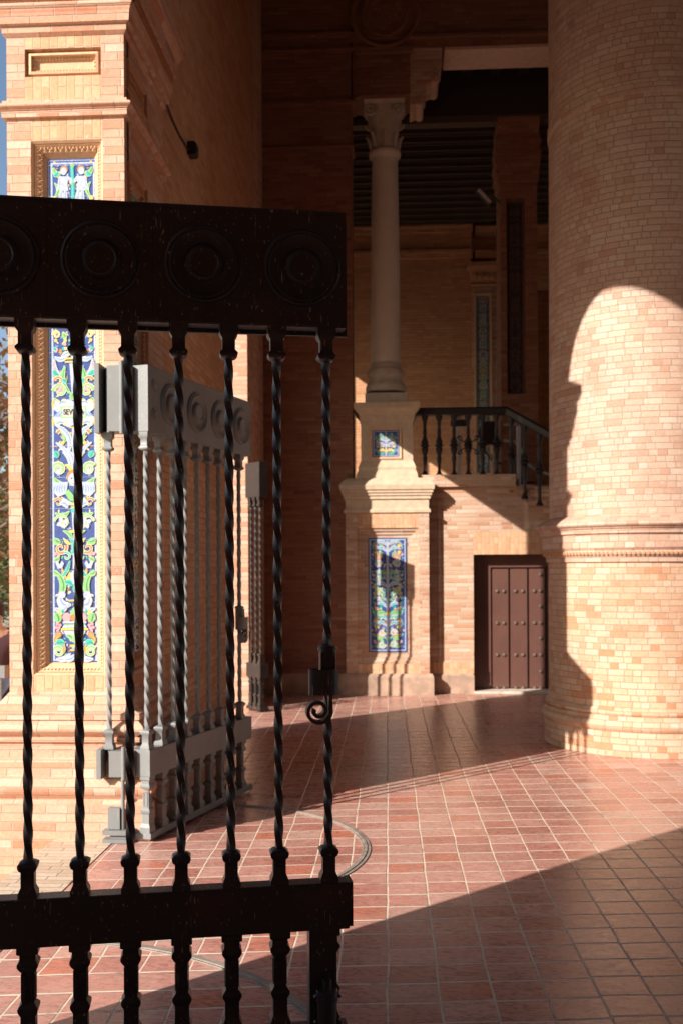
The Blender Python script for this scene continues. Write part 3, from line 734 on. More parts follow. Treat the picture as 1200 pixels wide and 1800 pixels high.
b_ = MB(); b_.lathe(0, 0, [(R0-.027, 5.24), (R0-.012, 5.25), (R0-.012, 5.32), (R0-.027, 5.33)], 128, rref=R0); obj('shaft_band', b_, M['brick_column_upper'], rc)

# ------------------------------------------------------------------ rear walls
YL = 11.95
def X(px, Y, py=900): return at(px, py, Y)[0]
def Z(py, Y, px=680): return at(px, py, Y)[1]
lw = thing('rear_left_wall', 'tall dark brick wall between the far gate and the pedestal column', 'wall')
m = MB(); xa, xb = -2.3, X(619, YL, 600)
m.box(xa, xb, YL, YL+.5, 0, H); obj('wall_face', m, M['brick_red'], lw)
m = MB()
for pa, pb_, d in ((262,258,.03), (186,180,.05), (92,88,.04), (70,64,.07)):
    m.stack(xa, xb, YL-.001, YL+.3, [(0, Z(pa,YL,540)), (d, Z(pa,YL,540)+.004), (d, Z(pb_,YL,540)), (0, Z(pb_,YL,540)+.02)])
m.box(xa, xb-.002, YL-.03, YL, Z(1183,YL), Z(1175,YL)); 
obj('string_course', m, M['brick_red'], lw)
m = MB(); m.stack(xa, X(607,YL), YL-.06, YL, [(0,0),(0,Z(1186,YL)),(-.02,Z(1183,YL))]); obj('plinth', m, M['plinth'], lw)

# pedestal with column
YB = 11.83
pd = thing('pedestal', 'square brick pedestal with blue ceramic panel, half in sunlight', 'pedestal')
x0, x1 = X(607, YB), X(753, YB)
zz = lambda py: Z(py, YB)
DY = .75
m = MB(); m.stack(x0, x1, YB, YB+DY, [(.05, 0), (.05, zz(1190)), (.03, zz(1184))]); obj('plinth', m, M['plinth'], pd)
# body with stepped recess
rx0, rx1, rz0, rz1 = X(628,YB), X(735,YB), zz(1167), zz(928)
m = MB()
m.box(x0, x1, YB+.09, YB+DY, zz(1184), zz(902))
m.box(x0, rx0, YB, YB+.09, zz(1184), zz(902)); m.box(rx1, x1, YB, YB+.09, zz(1184), zz(902))
obj('body', m, M['brick_rear'], pd)
m = MB(); m.box(rx0, rx1, YB+.001, YB+.09, zz(1184), rz0, sold=True); obj('lower_standing_course', m, M['brick_sold'], pd)
m = MB(); m.box(rx0, rx1, YB+.001, YB+.09, rz1, zz(902), sold=True); obj('upper_standing_course', m, M['brick_sold'], pd)
tx0, tx1, tz0, tz1 = X(646,YB), X(714,YB), zz(1147), zz(945)
m = MB(); g = (tx0-rx0)
frame_ring(m, rx0, rx1, rz0, rz1, [(0, 0), (.001, .02), (g*.32, .022), (g*.32, .04), (g*.65, .042), (g*.65, .055), (g*.98, .058), (g, .062)], YB)
m.box(rx0+g, rx1-g, YB+.064, YB+.08, rz0+g*.8, rz1-g*.8)
obj('panel_frame', m, M['brick_rear'], pd)
m = MB(); oo = Orn(m, tx0, tx1, tz0, tz1, YB+.058); generic_orn(oo, tx0, tx1, tz0, tz1, 12); obj('ceramic_panel', m, GL, pd, weld=False)
m = MB(); m.stack(x0, x1, YB, YB+DY, [(0,zz(902)),(.02,zz(901)),(.02,zz(896)),(.0,zz(894)),(.0,zz(878)),(.02,zz(877)),(.02,zz(872)),(.035,zz(871)),(.035,zz(867)),(.05,zz(866)),(.05,zz(862)),(.065,zz(861)),(.07,zz(853)),(.03,zz(845)),(-.02,zz(840))])
obj('cornice', m, M['stone_pale'], pd)
YU = 11.93
u0, u1 = X(634,YU,780), X(725,YU,780)
m = MB(); m.stack(u0, u1, YU, YU+.6, [(.06, Z(842,YU)), (.05, Z(833,YU)), (.03, Z(826,YU)), (.035, Z(822,YU)), (.0, Z(810,YU)), (0, Z(742,YU)), (.015, Z(738,YU)), (.02, Z(730,YU)), (.06, Z(722,YU)), (.085, Z(718,YU)), (.085, Z(709,YU)), (0, Z(708,YU))])
obj('upper_die', m, M['stone_pale'], pd)
m = MB(); a0, a1, c0, c1 = X(655,YU), X(702,YU), Z(803,YU), Z(756,YU)
frame_ring(m, a0-.03, a1+.03, c0-.03, c1+.03, [(0, 0), (.004, -.015), (.02, -.015), (.03, -.003)], YU); obj('small_panel_frame', m, M['terra_pale'], pd)
m = MB(); oo = Orn(m, a0, a1, c0, c1, YU-.002); generic_orn(oo, a0, a1, c0, c1, 3); obj('ceramic_panel', m, GL, pd, weld=False)

ccx = (X(651,12.25,500)+X(703,12.25,500))/2; ccy = 12.25
Zc = lambda py: Z(py, 12.2)
st = thing('stone_column', 'slender pale stone column with a carved capital, standing on the brick pedestal', 'column', (ccx, ccy, 0))
m = MB(); m.stack(-.25, .25, -.25, .25, [(0, Z(708,12)), (0, Z(690,12))])
r = .178
m.lathe(0, 0, [(.24, Zc(690)), (.25, Zc(686)), (.25, Zc(681)), (.235, Zc(676)), (.205, Zc(671)), (.2, Zc(666)), (.205, Zc(662)), (.225, Zc(660)), (.228, Zc(655)), (.215, Zc(650)), (.195, Zc(648)), (.19, Zc(643)), (r, Zc(638))], 40)
obj('column_base', m, M['stone'], st)
m = MB(); m.lathe(0, 0, [(r, Zc(638)), (r, Zc(560)), (r-.004, Zc(450)), (r-.014, Zc(340)), (r-.022, Zc(280)), (r-.018, Zc(278)), (r+.012, Zc(274)), (r+.02, Zc(270)), (r+.012, Zc(266)), (r-.02, Zc(263))], 48)
obj('shaft', m, M['marble'], st)
m = MB(); m.lathe(0, 0, [(r-.02, Zc(263)), (r-.02, Zc(250)), (r-.005, Zc(230)), (r+.03, Zc(210)), (r+.05, Zc(195)), (r+.05, Zc(192))], 40)
for lay, (zz0, zz1, n) in enumerate(((262, 236, 8),)):
    for k in range(n):
        a = 2*pi*k/n+lay*pi/n-pi/2; P = []
        for t in range(6):
            q = t/5; rr = r-.015+q*.03*(1+lay)+(.03*q**4); P.append((rr*cos(a), rr*sin(a), Zc(zz0)+(Zc(zz1)-Zc(zz0))*q*(1-.08*q**4)))
        m.tube(P, [.022,.024,.026,.024,.022,.016], 6)
for sx in (-1, 1):
    for sy in (-1, 1):
        P = []
        for t in range(22):
            q = t/21; a = q*1.6*2*pi; rr = .07*(1-.8*q); P.append((sx*(.165-rr*cos(a+pi)*1), sy*(.215+.03*q), Zc(203)+rr*sin(a+pi)*1.0))
        m.tube(P, .016, 6)
        P = [(sx*q*.2, sy*(.19), Zc(196)+.03*(q-.0)-.06*sin(pi*min(1,q*1.2))) for q in (0,.25,.5,.75,1)]
        m.tube(P, .014, 6)
m.stack(-.25, .25, -.25, .25, [(-.02, Zc(193)), (.0, Zc(186)), (.02, Zc(182)), (.02, Zc(176)), (.045, Zc(172)), (.045, Zc(166))])
obj('capital', m, M['stone'], st)

# entablature above the column and the lintel to the right
YE = 11.93
en = thing('entablature', 'dark brick entablature with round medallion above the stone column', 'entablature')
zE0 = Z(168, YE); zL = Z(79, YE, 870); zTop = H
ex0, ex1 = X(619,YE,100), X(781,YE,100)
ix0, ix1 = X(633,YE), X(724,YE)
m = MB(); m.box(ix0, ix1, YE-.02, YE+.5, zE0, zL, 0); m.box(ex0, ix0, YE+.02, YE+.5, zE0+.0, zL); 
m.box(ex0, 6.5, YE, YE+.5, zL, zTop)
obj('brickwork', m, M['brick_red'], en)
m = MB()
m.stack(ix0, ix1, YE-.02, YE+.1, [(.0, Z(96,YE)), (.03, Z(95,YE)), (.035, Z(86,YE)), (.0, Z(85,YE))])
m.stack(ex0, 6.5, YE, YE+.2, [(.0, Z(66,YE,860)), (.05, Z(65,YE,860)), (.05, Z(60,YE,860)), (.0, Z(56,YE,860))])
m.stack(ix0+.16, ix1-.16, YE-.021, YE+.1, [(0, Z(152,YE)), (.012, Z(151,YE)), (.012, Z(105,YE)), (0, Z(104,YE))])
obj('moulding', m, M['brick_red'], en)
m = MB(); m.box(ex1-.0, 6.5, YE+.012, YE+.5, zL-.035, zL-.001); obj('soffit_board', m, M['soffit'], en)
mcx, mcz = X(676,YE,30), Z(26,YE)
m = MB(); m.lathe(mcx, mcz, [(.42, YE+.01), (.42, YE-.05), (.39, YE-.06), (.36, YE-.05), (.34, YE-.025), (.29, YE-.02), (.28, YE-.06), (.26, YE-.065), (.25, YE-.04), (0, YE-.035)], 48, axis='y')
obj('medallion', m, M['brick_red'], en)
# corbel of stacked scrolls under the lintel
m = MB()
zA = zL; 
poly = [(ix1, Z(185,YE)), (ix1+.06, Z(182,YE)), (X(745,YE), Z(168,YE)), (X(752,YE), Z(158,YE)), (X(748,YE), Z(150,YE)), (X(765,YE), Z(142,YE)), (X(772,YE), Z(128,YE)), (X(768,YE), Z(120,YE)), (X(780,YE), Z(112,YE)), (X(781,YE), zA), (ix1, zA)]
m.extr(poly, 'y', YE+.02, YE+.48)
for (px_, py_, r_) in ((741,176,.05), (767,136,.055)): m.lathe(X(px_,YE), Z(py_,YE), [(0,YE-.0),(r_,YE-.0),(r_,YE+.5),(0,YE+.5)], 16, axis='y')
obj('corbel', m, M['brick_rear'], en)

# ------------------------------------------------------------------ right rear wall with the door, balcony slab on top
YR = 12.0
zr = lambda py, px=800: at(px, py, YR)[1]
dx0, dx1 = X(832,YR,1100), X(832,YR,1100)+1.15
dz1 = zr(975)
wz = zr(856); 
rw = thing('rear_right_wall', 'sun-striped brick wall around the low maroon door', 'wall')
m = MB(); wx0, wx1 = X(745,YR), 6.5
m.box(wx0, dx0, YR, YR+.6, zr(1184), wz); m.box(dx1, wx1, YR, YR+.6, 0, wz)
m.box(dx0, dx1, YR, YR+.6, zr(935), wz)
m.box(dx0, dx1, YR+.34, YR+.6, 0, zr(935)) if False else None
obj('wall_face', m, M['brick_rear'], rw)
m = MB(); m.box(dx0, dx1, YR+.001, YR+.6, dz1, zr(935), sold=True); obj('door_lintel_course', m, M['brick_sold'], rw)
m = MB(); m.box(wx0, dx0, YR-.012, YR+.3, zr(1184), zr(1164), sold=True); obj('foot_course', m, M['brick_sold'], rw)
m = MB(); m.stack(wx0, dx0, YR-.03, YR+.4, [(0,0),(0,zr(1187)),(-.018,zr(1184))]); obj('plinth', m, M['plinth'], rw)
m = MB(); m.box(X(769,YR), X(771,YR)+.02, YR-.02, YR, zr(1164), zr(880)); obj('edge_strip', m, M['brick_rear'], rw)
bs = MB(); bx1 = X(905,YR,840)
bs.box(X(728,YR,840), bx1, YR-.05, YR+3.0, wz, zr(835)); bs.box(bx1, wx1, YR-.03, YR+3.0, wz-.08, zr(862))
tag(obj('balcony_slab', bs, M['brick_rear']), 'brick edge of the raised landing under the iron balustrade', 'landing')

door = thing('door', 'low maroon plank door with iron studs, half hidden by the round column', 'door')
YD = YR+.20
m = MB(); m.box(dx0, dx1, YD+.03, YD+.08, 0.02, dz1+.05); obj('door_leaf', m, M['door_paint'], door)
ed = [X(832,YD)-.2, X(861,YD), X(893.5,YD), X(926.5,YD), X(958,YD), X(990,YD)]
for i in range(len(ed)-1):
    if i == 0: continue
    m = MB(); m.box(ed[i]+.013, ed[i+1]-.013, YD, YD+.03, zr(1209)-.02, Z(1000,YD,900)+.0); obj('plank', m, M['door_paint'], door)
m = MB(); m.box(dx0, ed[1]-.004, YD-.02, YD+.03, .03, dz1+.05); m.box(ed[1]-.004, dx1, YD-.02, YD+.03, Z(997,YD,900), dz1+.05); obj('door_frame', m, M['door_paint'], door)
def stud(x, z, y=YD):
    m = MB(); m.lathe(x, z, [(.022, y+.001), (.021, y-.01), (.014, y-.019), (0, y-.022)], 12, axis='y'); obj('stud', m, M['stud'], door)
for i in range(1, 4):
    for py_ in (1039, 1095, 1151, 1209):
        stud(ed[i]+.075, Z(py_,YD,900)); stud(ed[i+1]-.065, Z(py_,YD,900))
for py_ in (1010, 1066, 1122, 1180): stud(ed[4]-.065, Z(py_,YD,900))
m = MB(); m.box(dx0, dx1, YR-.06, YD+.1, .002, .03); obj('door_sill', m, M['stone'], door)

# ------------------------------------------------------------------ balustrade on the landing
bl = thing('balustrade', 'dark iron balustrade along the landing over the maroon door', 'balustrade')
YT = YR+.08
zt = at(800, 722, YT)[1]; zb2 = zr(835)
xA, xB, xC_ = X(727,YT,722), X(890,YT,722), X(905,YT,722)
endx, endz = at(985, 775, YT-.35)
m = MB()
rail = [(xA, YT, zt-.01), (xB, YT, zt-.01), (endx, YT-.35, endz)]
def railbar(mb, pts, w, h):
    for i in range(len(pts)-1):
        a, b = Vector(pts[i]), Vector(pts[i+1]); d = (b-a); L = d.length; 
        if i < len(pts)-2: pass
        t = MB(); t.stack(0, L+.02, -w/2, w/2, [(-.008,-h/2),(0,-h/2+.012),(0,h/2-.02),(-.015,h/2)])
        q = d.to_track_quat('X', 'Z').to_matrix().to_4x4()
        mb.join(t, Matrix.Translation(a) @ q)
railbar(m, rail, .12, .09)
obj('handrail', m, M['iron'], bl)
def baluster_mb(h):
    m = MB()
    P = [(.026,0),(.03,.02),(.018,.05),(.012,.1),(.014,.2),(.02,.3),(.013,.33),(.024,.40),(.03,.44),(.022,.47),(.04,.5),(.022,.53),(.03,.56),(.02,.6),(.013,.66),(.017,.72),(.012,.8),(.016,.9),(.026,.95),(.028,1)]
    m.lathe(0, 0, [(r_*1.45, z_*h) for r_, z_ in P], 10); return m
bp = baluster_mb(zt-.05-zb2)
for px_ in (746, 771, 797, 822, 847, 872):
    o_ = obj('baluster', bp, M['iron'], bl, (X(px_,YT,780), YT, zb2))
    if px_ == 822:
        m = MB(); h = zt-.05-zb2
        for sg in (-1, 1):
            for dz in (-1, 1):
                P = []
                for t in range(14):
                    q = t/13; a = q*1.3*2*pi; rr = .03*(1-.6*q); P.append((sg*(.10-.0+rr*cos(a)), 0, h*.5+dz*(.085+rr*sin(a))))
                m.tube(P, .007, 5); m.tube([(0,0,h*.5+dz*.02),(sg*.05,0,h*.5+dz*.04),(sg*.1,0,h*.5+dz*.06)], .008, 5)
        m.lathe(0, 0, [(0,h*.42),(.03,h*.44),(.055,h*.5),(.03,h*.56),(0,h*.58)], 10)
        obj('scroll_ornament', m, M['iron'], o_)
for px_, t in ((898,.12), (921,.38), (947,.68)):
    yy = YT-.35*t; xx = at(px_, 800, yy)[0]; z1 = zt+(endz-zt)*t-.05; z0 = zr(862)-.3*t
    obj('baluster', baluster_mb(z1-z0), M['iron'], bl, (xx, yy, z0))
gp = thing('steel_post', 'thin grey steel post with a black clamp behind the balustrade', 'post', (X(806,YT+.15,780), YT+.15, zb2))
m = MB(); m.box(-.022, .022, -.02, .02, 0, zt-zb2+.02); obj('pole', m, M['steel'], gp)
m = MB(); m.stack(-.1, .1, -.03, .03, [(-.01, zt-zb2-.17), (0, zt-zb2-.16), (0, zt-zb2-.1), (-.01, zt-zb2-.09)]); obj('clamp', m, M['black'], gp)
gr = thing('stair_handrail', 'pale curving pipe handrail of the stair behind the balustrade', 'handrail')
m = MB(); yg = YT+.25
P = [(*(lambda q: (q[0], yg, q[1]))(at(px_, py_, yg)),) for px_, py_ in ((898,745),(905,745),(910,750),(911,790),(911,860))]
m.tube(P, .026, 8); obj('upright', m, M['steel'], gr)
m = MB(); P = [(*(lambda q: (q[0], yg+.02, q[1]))(at(px_, py_, yg+.02)),) for px_, py_ in ((884,746),(905,747))]; m.tube(P, .02, 8)
P = [(*(lambda q: (q[0], yg+.02, q[1]))(at(px_, py_, yg+.02)),) for px_, py_ in ((884,774),(905,776),(916,792),(926,815),(940,826),(972,836))]; m.tube(P, .022, 8); obj('rail', m, M['steel'], gr)
# stair lift folded on the landing (rounded frame)
lf = thing('stair_lift', 'folded grey stair lift platform with rounded frame behind the balusters', 'lift')
ys = YT+.9
def pp(px_, py_, y=ys): q = at(px_, py_, y); return (q[0], y, q[1])
m = MB(); m.tube([pp(850,735),(pp(842,760)),(pp(850,790)),(pp(868,812)),(pp(884,816)),(pp(892,802)),(pp(880,782)),(pp(872,770)),(pp(872,735))], .02, 8); obj('frame', m, M['wood_dark'], lf)
m = MB(); m.tube([pp(838,768),pp(868,812)], .022, 8); obj('edge_bar', m, M['glasslamp'], lf)
m = MB(); q0 = pp(848,740); q1 = pp(872,780); m.box(q0[0], q1[0], ys+.03, ys+.09, q1[2], q0[2]); obj('seat_panel', m, M['wood_dark'], lf)

# ------------------------------------------------------------------ inner loggia behind: wall, pilaster, ceiling, pillar
YI = 16.9
li = thing('loggia_wall', 'dim brick wall at the back of the upper loggia with a projecting cornice', 'wall')
zi = lambda py, px=720: at(px, py, YI)[1]
m = MB(); m.box(-1.9, X(829,YI,600), YI, YI+.4, 0, 7.6)
m.box(X(829,YI,600), X(940,YI,600), YI+.25, YI+.6, 0, 7.6); m.box(X(1000,YI,600), 6.5, YI+.0, YI+.4, 0, 7.6)
# arched recess right of the pilaster
ax0, ax1 = X(940,YI,600), X(1000,YI,600)
obj('wall_face', m, M['brick_wall'], li)
m = MB(); m.box(ax0, ax1, YI+.05, YI+.4, zi(500,960), 7.6); obj('arch_band', m, M['brick_wall'], li)
m = MB()
for a, b, d in ((404,400,.12), (412,404,.08), (448,442,.08), (455,448,.04)):
    m.box(-1.9, X(829,YI,420), YI-d, YI+.01, zi(a), zi(b)); m.box(X(829,YI,420)+.05, 6.5, YI-d+.03, YI+.2, zi(a)-.02, zi(b)-.02)
obj('cornice', m, M['brick_wall'], li)
m = MB(); m.box(-2.0, 6.5, 12.45, YI+.6, zr(862)-.3, zr(862)-.05); tag(obj('loggia_floor', m, M['stone']), kind='structure')
pi_ = thing('pilaster', 'narrow pilaster with carved capital and blue ceramic strip in the loggia', 'pilaster')
YQ = YI-.06
m = MB(); q0, q1 = X(829,YQ,600), X(872,YQ,600)
m.box(q0, q1, YQ, YI+.25, 0, at(850,505,YQ)[1]); obj('shaft', m, M['brick_rear'], pi_)
m = MB(); m.stack(q0, q1, YQ, YI+.2, [(-.02, at(850,505,YQ)[1]), (.02, at(850,500,YQ)[1]), (-.01, at(850,496,YQ)[1]), (.05, at(850,474,YQ)[1]), (.08, at(850,470,YQ)[1]), (.08, at(850,462,YQ)[1])])
for k in range(4):
    xx = q0+.05+k*(q1-q0-.1)/3; m.lathe(xx, at(850,486,YQ)[1], [(0,YQ-.07),(.045,YQ-.06),(.05,YQ),(0,YQ)], 10, axis='y')
obj('capital', m, M['terracotta'], pi_)
m = MB(); frame_ring(m, X(834,YQ), X(866,YQ), at(850,835,YQ)[1], at(850,515,YQ)[1], [(0,0),(.004,-.03),(.03,-.03),(.04,-.003)], YQ); obj('panel_frame', m, M['terra_pale'], pi_)
m = MB(); a0, a1, c0, c1 = X(839,YQ), X(860,YQ), at(850,835,YQ)[1]+.04, at(850,522,YQ)[1]; oo = Orn(m, a0, a1, c0, c1, YQ-.003); generic_orn(oo, a0, a1, c0, c1, 21); obj('ceramic_panel', m, GL, pi_, weld=False)

YZ = 12.95
bp2 = thing('inner_pillar', 'dark square pillar with a sunken panel behind the balustrade', 'pillar')
m = MB(); q0, q1 = X(879,YZ,500), X(944,YZ,500); zi2 = lambda py: at(905, py, YZ)[1]
m.box(q0, q1, YZ+.14, YZ+.5, zr(835), zi2(320)); w_ = X(890,YZ,500); w2_ = X(922,YZ,500)
m.box(q0, w_, YZ, YZ+.14, zr(835), zi2(320)); m.box(w2_, q1, YZ, YZ+.14, zr(835), zi2(320)); m.box(w_, w2_, YZ, YZ+.14, zr(835), zi2(692)); m.box(w_, w2_, YZ, YZ+.14, zi2(348), zi2(320))
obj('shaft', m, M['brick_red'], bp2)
m = MB(); a0, a1, c0, c1 = w_+.02, w2_-.02, zi2(690), zi2(350); oo = Orn(m, a0, a1, c0, c1, YZ+.135); generic_orn(oo, a0, a1, c0, c1, 44); obj('ceramic_panel', m, GL_SHADED, bp2, weld=False)
m = MB(); m.stack(q0, q1, YZ, YZ+.5, [(0,zi2(320)),(.02,zi2(318)),(.02,zi2(310)),(.04,zi2(285)),(.05,zi2(270)),(.03,zi2(262)),(.05,zi2(250)),(.03,zi2(240)),(.02,zi2(228)),(.03,zi2(225)),(.03,zi2(206))])
for k, (dz_, dr) in enumerate(((300,.05),(280,.06),(258,.05),(240,.05))): m.lathe(YZ+.25, 0, [(0,0)], 3) if False else m.lathe(q0-.0, zi2(dz_), [(0,YZ-.0),(dr,YZ-.0),(dr,YZ+.5),(0,YZ+.5)], 12, axis='y')
obj('capital', m, M['brick_red'], bp2)

zc_ = at(800, 214, 12.95)[1]
ce = thing('beamed_ceiling', 'dark ceiling of many parallel timber beams over the loggia', 'ceiling')
m = MB(); m.box(-2.0, 6.5, 13.1, YI+.6, zc_+.26, zc_+.32); obj('boards', m, M['black'], ce)
m = MB(); m.box(-2.0, 6.5, 12.93, 13.09, zc_-.02, zc_+.07); obj('edge_beam', m, M['beam_brown'], ce)
m = MB(); m.box(-2.0, 6.5, 12.95, 13.09, zc_+.07, H); obj('edge_board', m, M['wood_dark'], ce)
bmesh_beam = MB(); bmesh_beam.stack(-2.0, 6.5, .01, .09, [(-.03, 0), (-.03, .02), (0, .03), (0, .28)])
first = None
for k in range(13):
    y = 13.32+k*.28
    if first is None: first = obj('beam', bmesh_beam, M['beam_brown'], ce, (0, y, zc_))
    else:
        c = first.copy(); COL.objects.link(c); c.parent = ce; c.location = (0, y, zc_)
ce2 = thing('upper_ceiling', 'high dark ceiling strip with short timber joists behind the lintel', 'ceiling')
m = MB(); m.box(-1.0, 6.5, YE+.5, 12.92, H-.05, H); obj('boards', m, M['black'], ce2)
jm = MB(); jm.box(-.06, .06, YE+.5, 12.92, zL+.12, zL+.34)
first = None
for k in range(8):
    xx = .95+k*.36
    if first is None: first = obj('joist', jm, M['wood_dark'], ce2, (xx, 0, 0))
    else:
        c = first.copy(); COL.objects.link(c); c.parent = ce2; c.location = (xx, 0, 0)

# out-of-view side enclosures, added to shade the interior
m = MB(); m.box(-2.15, -2.0, 12.43, 13.3, -.42, H); m.box(-2.15, -2.0, 13.3, 14.5, 5.2, H); m.box(-2.15, -2.0, 14.5, 15.0, -.42, H); m.box(-2.15, -2.0, 15.0, 15.65, 5.8, H); m.box(-2.15, -2.0, 15.65, YI+.6, -.42, H); m.box(-2.15, -2.0, 13.3, 14.5, -.42, 2.7); m.box(-2.15, -2.0, 15.0, 15.65, -.42, 2.7); tag(obj('loggia_side_wall', m, M['brick_wall']), 'brick wall closing the left end of the upper loggia', 'wall')  # added out of view to shade the loggia
m = MB(); m.box(6.3, 6.6, 12.0, YI+.6, 4.4, H); m.box(6.3, 6.6, 8.5, 12.0, -.4, H); m.box(6.6, 7.6, 8.5, 8.8, -.4, H); tag(obj('added_far_right_wall', m, M['brick_wall']), 'unseen brick wall added far right, left open low to light the loggia', 'wall')  # added out of view; the low gap lets light into the loggia
m = MB(); m.box(-2.0, 6.6, YI+.61, YI+.8, 0, H+.3); m.box(-2.0, 6.6, 14.2, YI+.8, H, H+.3); tag(obj('added_loggia_shell', m, M['brick_wall']), 'unseen outer brick shell and roof added around the back of the loggia', 'wall')

# floodlight on the inner pillar
fx, fz = at(850, 346, 12.8)
fl_ = thing('floodlight', 'small floodlight with pale glass tilted beside the inner pillar', 'lamp', (fx, 12.8, fz))
m = MB(); m.box(-.13, .13, -.02, .05, -.03, .03); m.xform(Matrix.Rotation(radians(48), 4, 'Y')); obj('lamp_housing', m, M['black'], fl_)
m = MB(); m.box(-.115, .115, -.028, -.021, -.022, .022); m.xform(Matrix.Rotation(radians(48), 4, 'Y')); obj('lamp_glass', m, M['glasslamp'], fl_)
m = MB(); m.tube([(.02,.04,.05),(.12,.06,.02),(q0-fx+.02,.2,-.02)], .015, 6); obj('bracket', m, M['black'], fl_)

# ------------------------------------------------------------------ gates
TZ, BZ, RZ, QZ = 2.63, 2.262, .508, .36
def sq_prof(mb, prof, cxx=0, cyy=0):
    mb.stack(cxx, cxx, cyy, cyy, prof)
def bar_mb(v=0):
    m = MB()
    # lower socket
    m.stack(0,0,0,0, [(.028,RZ-.001),(.028,RZ+.014),(.02,RZ+.032),(.02,RZ+.078),(.026,RZ+.084),(.029,RZ+.094),(.029,RZ+.10),(.02,RZ+.108),(.013,RZ+.112)])
    z0, z1 = RZ+.108, BZ-.098; n = 110; a = .0145
    prev = None
    for k in range(n+1):
        z = z0+(z1-z0)*k/n; ph = -(z-z0)*2*pi/(.29+.012*v)+v*.9+.05*sin(z*7+v)
        ring = []
        for c in range(8):
            aa = ph+c*pi/4; rr = .0148 if c % 2 == 0 else .012
            ring.append((rr*cos(aa), rr*sin(aa), z))
        if prev:
            for c in range(8):
                d = (c+1) % 8; m.face([prev[c], prev[d], ring[d], ring[c]], 0, smooth=True)
        prev = ring
    m.stack(0,0,0,0, [(.012,BZ-.104),(.022,BZ-.098),(.028,BZ-.09),(.028,BZ-.084),(.02,BZ-.074),(.02,BZ-.038),(.026,BZ-.03),(.029,BZ-.022),(.029,BZ+.001)])
    return m
def lower_mb():
    m = MB(); t = QZ
    m.stack(0,0,0,0, [(.031,.045),(.031,.08),(.024,.095),(.022,.10),(.022,.15),(.029,.165),(.03,.175),(.024,.183),(.019,.188),(.019,t-.078),(.025,t-.07),(.031,t-.058),(.031,t-.05),(.024,t-.04),(.024,t-.024),(.032,t-.018),(.032,t+.001)])
    for q in range(4):
        f = MB(); frame_ring(f, -.013, .013, .194, t-.084, [(0,-.0005),(.001,-.003),(.004,-.003),(.005,-.0005)], -.019); m.join(f, Matrix.Rotation(q*pi/2, 4, 'Z'))
    return m
BARM, LOWM = [bar_mb(v) for v in range(4)], lower_mb()
bar_me = {}
def gate_leaf(name, label, loc, ang, L, th, mat, bars, meds, boss=False, face=-1, ends=True):
    g = thing(name, label, 'gate', loc, ang, None)
    h = th/2
    m = MB(); m.stack(0, L, -h, h, [(-.003, BZ), (0, BZ+.003), (0, TZ-.003), (-.003, TZ)])
    if ends: # thin flange sheet along the back, proud of the box at its end and underside
        m.box(.0, L+.012, h-.001, h+.012, BZ-.012, TZ-.004)
    beam = obj('top_beam', m, M[mat], g)
    mm = MB(); R_ = .118
    mm.lathe(0, 0, [(R_+.004, .0), (R_+.002, -.009), (R_-.004, -.013), (R_-.010, -.009), (R_-.015, -.014), (R_-.022, -.011), (.085, -.003), (.065, -.002), (.057, -.008), (.053, -.02), (.046, -.023), (.04, -.018), (0, -.016)], 40, axis='y')
    me = mesh('medallion', mm, [M[mat]])
    for sgn in (-1, 1):
        for s_ in meds:
            o_ = bpy.data.objects.new('medallion', me); COL.objects.link(o_); o_.parent = beam
            o_.location = (s_, sgn*(h+(.012 if sgn > 0 and ends else 0)), (TZ+BZ)/2); o_.rotation_euler = (0, 0, 0 if sgn < 0 else pi)
    if boss:
        bm_ = MB(); bm_.lathe(0, 0, [(.036,0),(.034,-.006),(.026,-.004),(.02,-.004),(.018,-.012),(0,-.014)], 20, axis='y'); mb2 = mesh('boss', bm_, [M[mat]])
        for dz in (-.08, .08):
            o_ = bpy.data.objects.new('boss', mb2); COL.objects.link(o_); o_.parent = beam; o_.location = (.075, -h, (TZ+BZ)/2+dz)
    m = MB(); m.stack(0, L, -h, h, [(-.003, QZ), (0, QZ+.003), (0, RZ-.003), (-.003, RZ)])
    if ends: m.box(L-.005, L+.014, -h+.012, h+.02, QZ+.004, RZ-.004)
    obj('middle_rail', m, M[mat], g)
    m = MB(); m.stack(0, L, -h*1.05, h*1.05, [(0, .018), (0, .046), (-.006, .052)]); obj('bottom_rail', m, M[mat], g)
    if mat not in bar_me: bar_me[mat] = ([mesh('bar', b, [M[mat]], radians(50)) for b in BARM], mesh('baluster', LOWM, [M[mat]]))
    yb = 0 if th < .09 else -h+.035
    for bi, s_ in enumerate(bars):
        for k, nm in enumerate(('bar', 'baluster')):
            o_ = bpy.data.objects.new(nm, bar_me[mat][0][bi*3 % 4] if k == 0 else bar_me[mat][1]); COL.objects.link(o_); o_.parent = g; o_.location = (s_, yb, 0)
    return g, h, yb

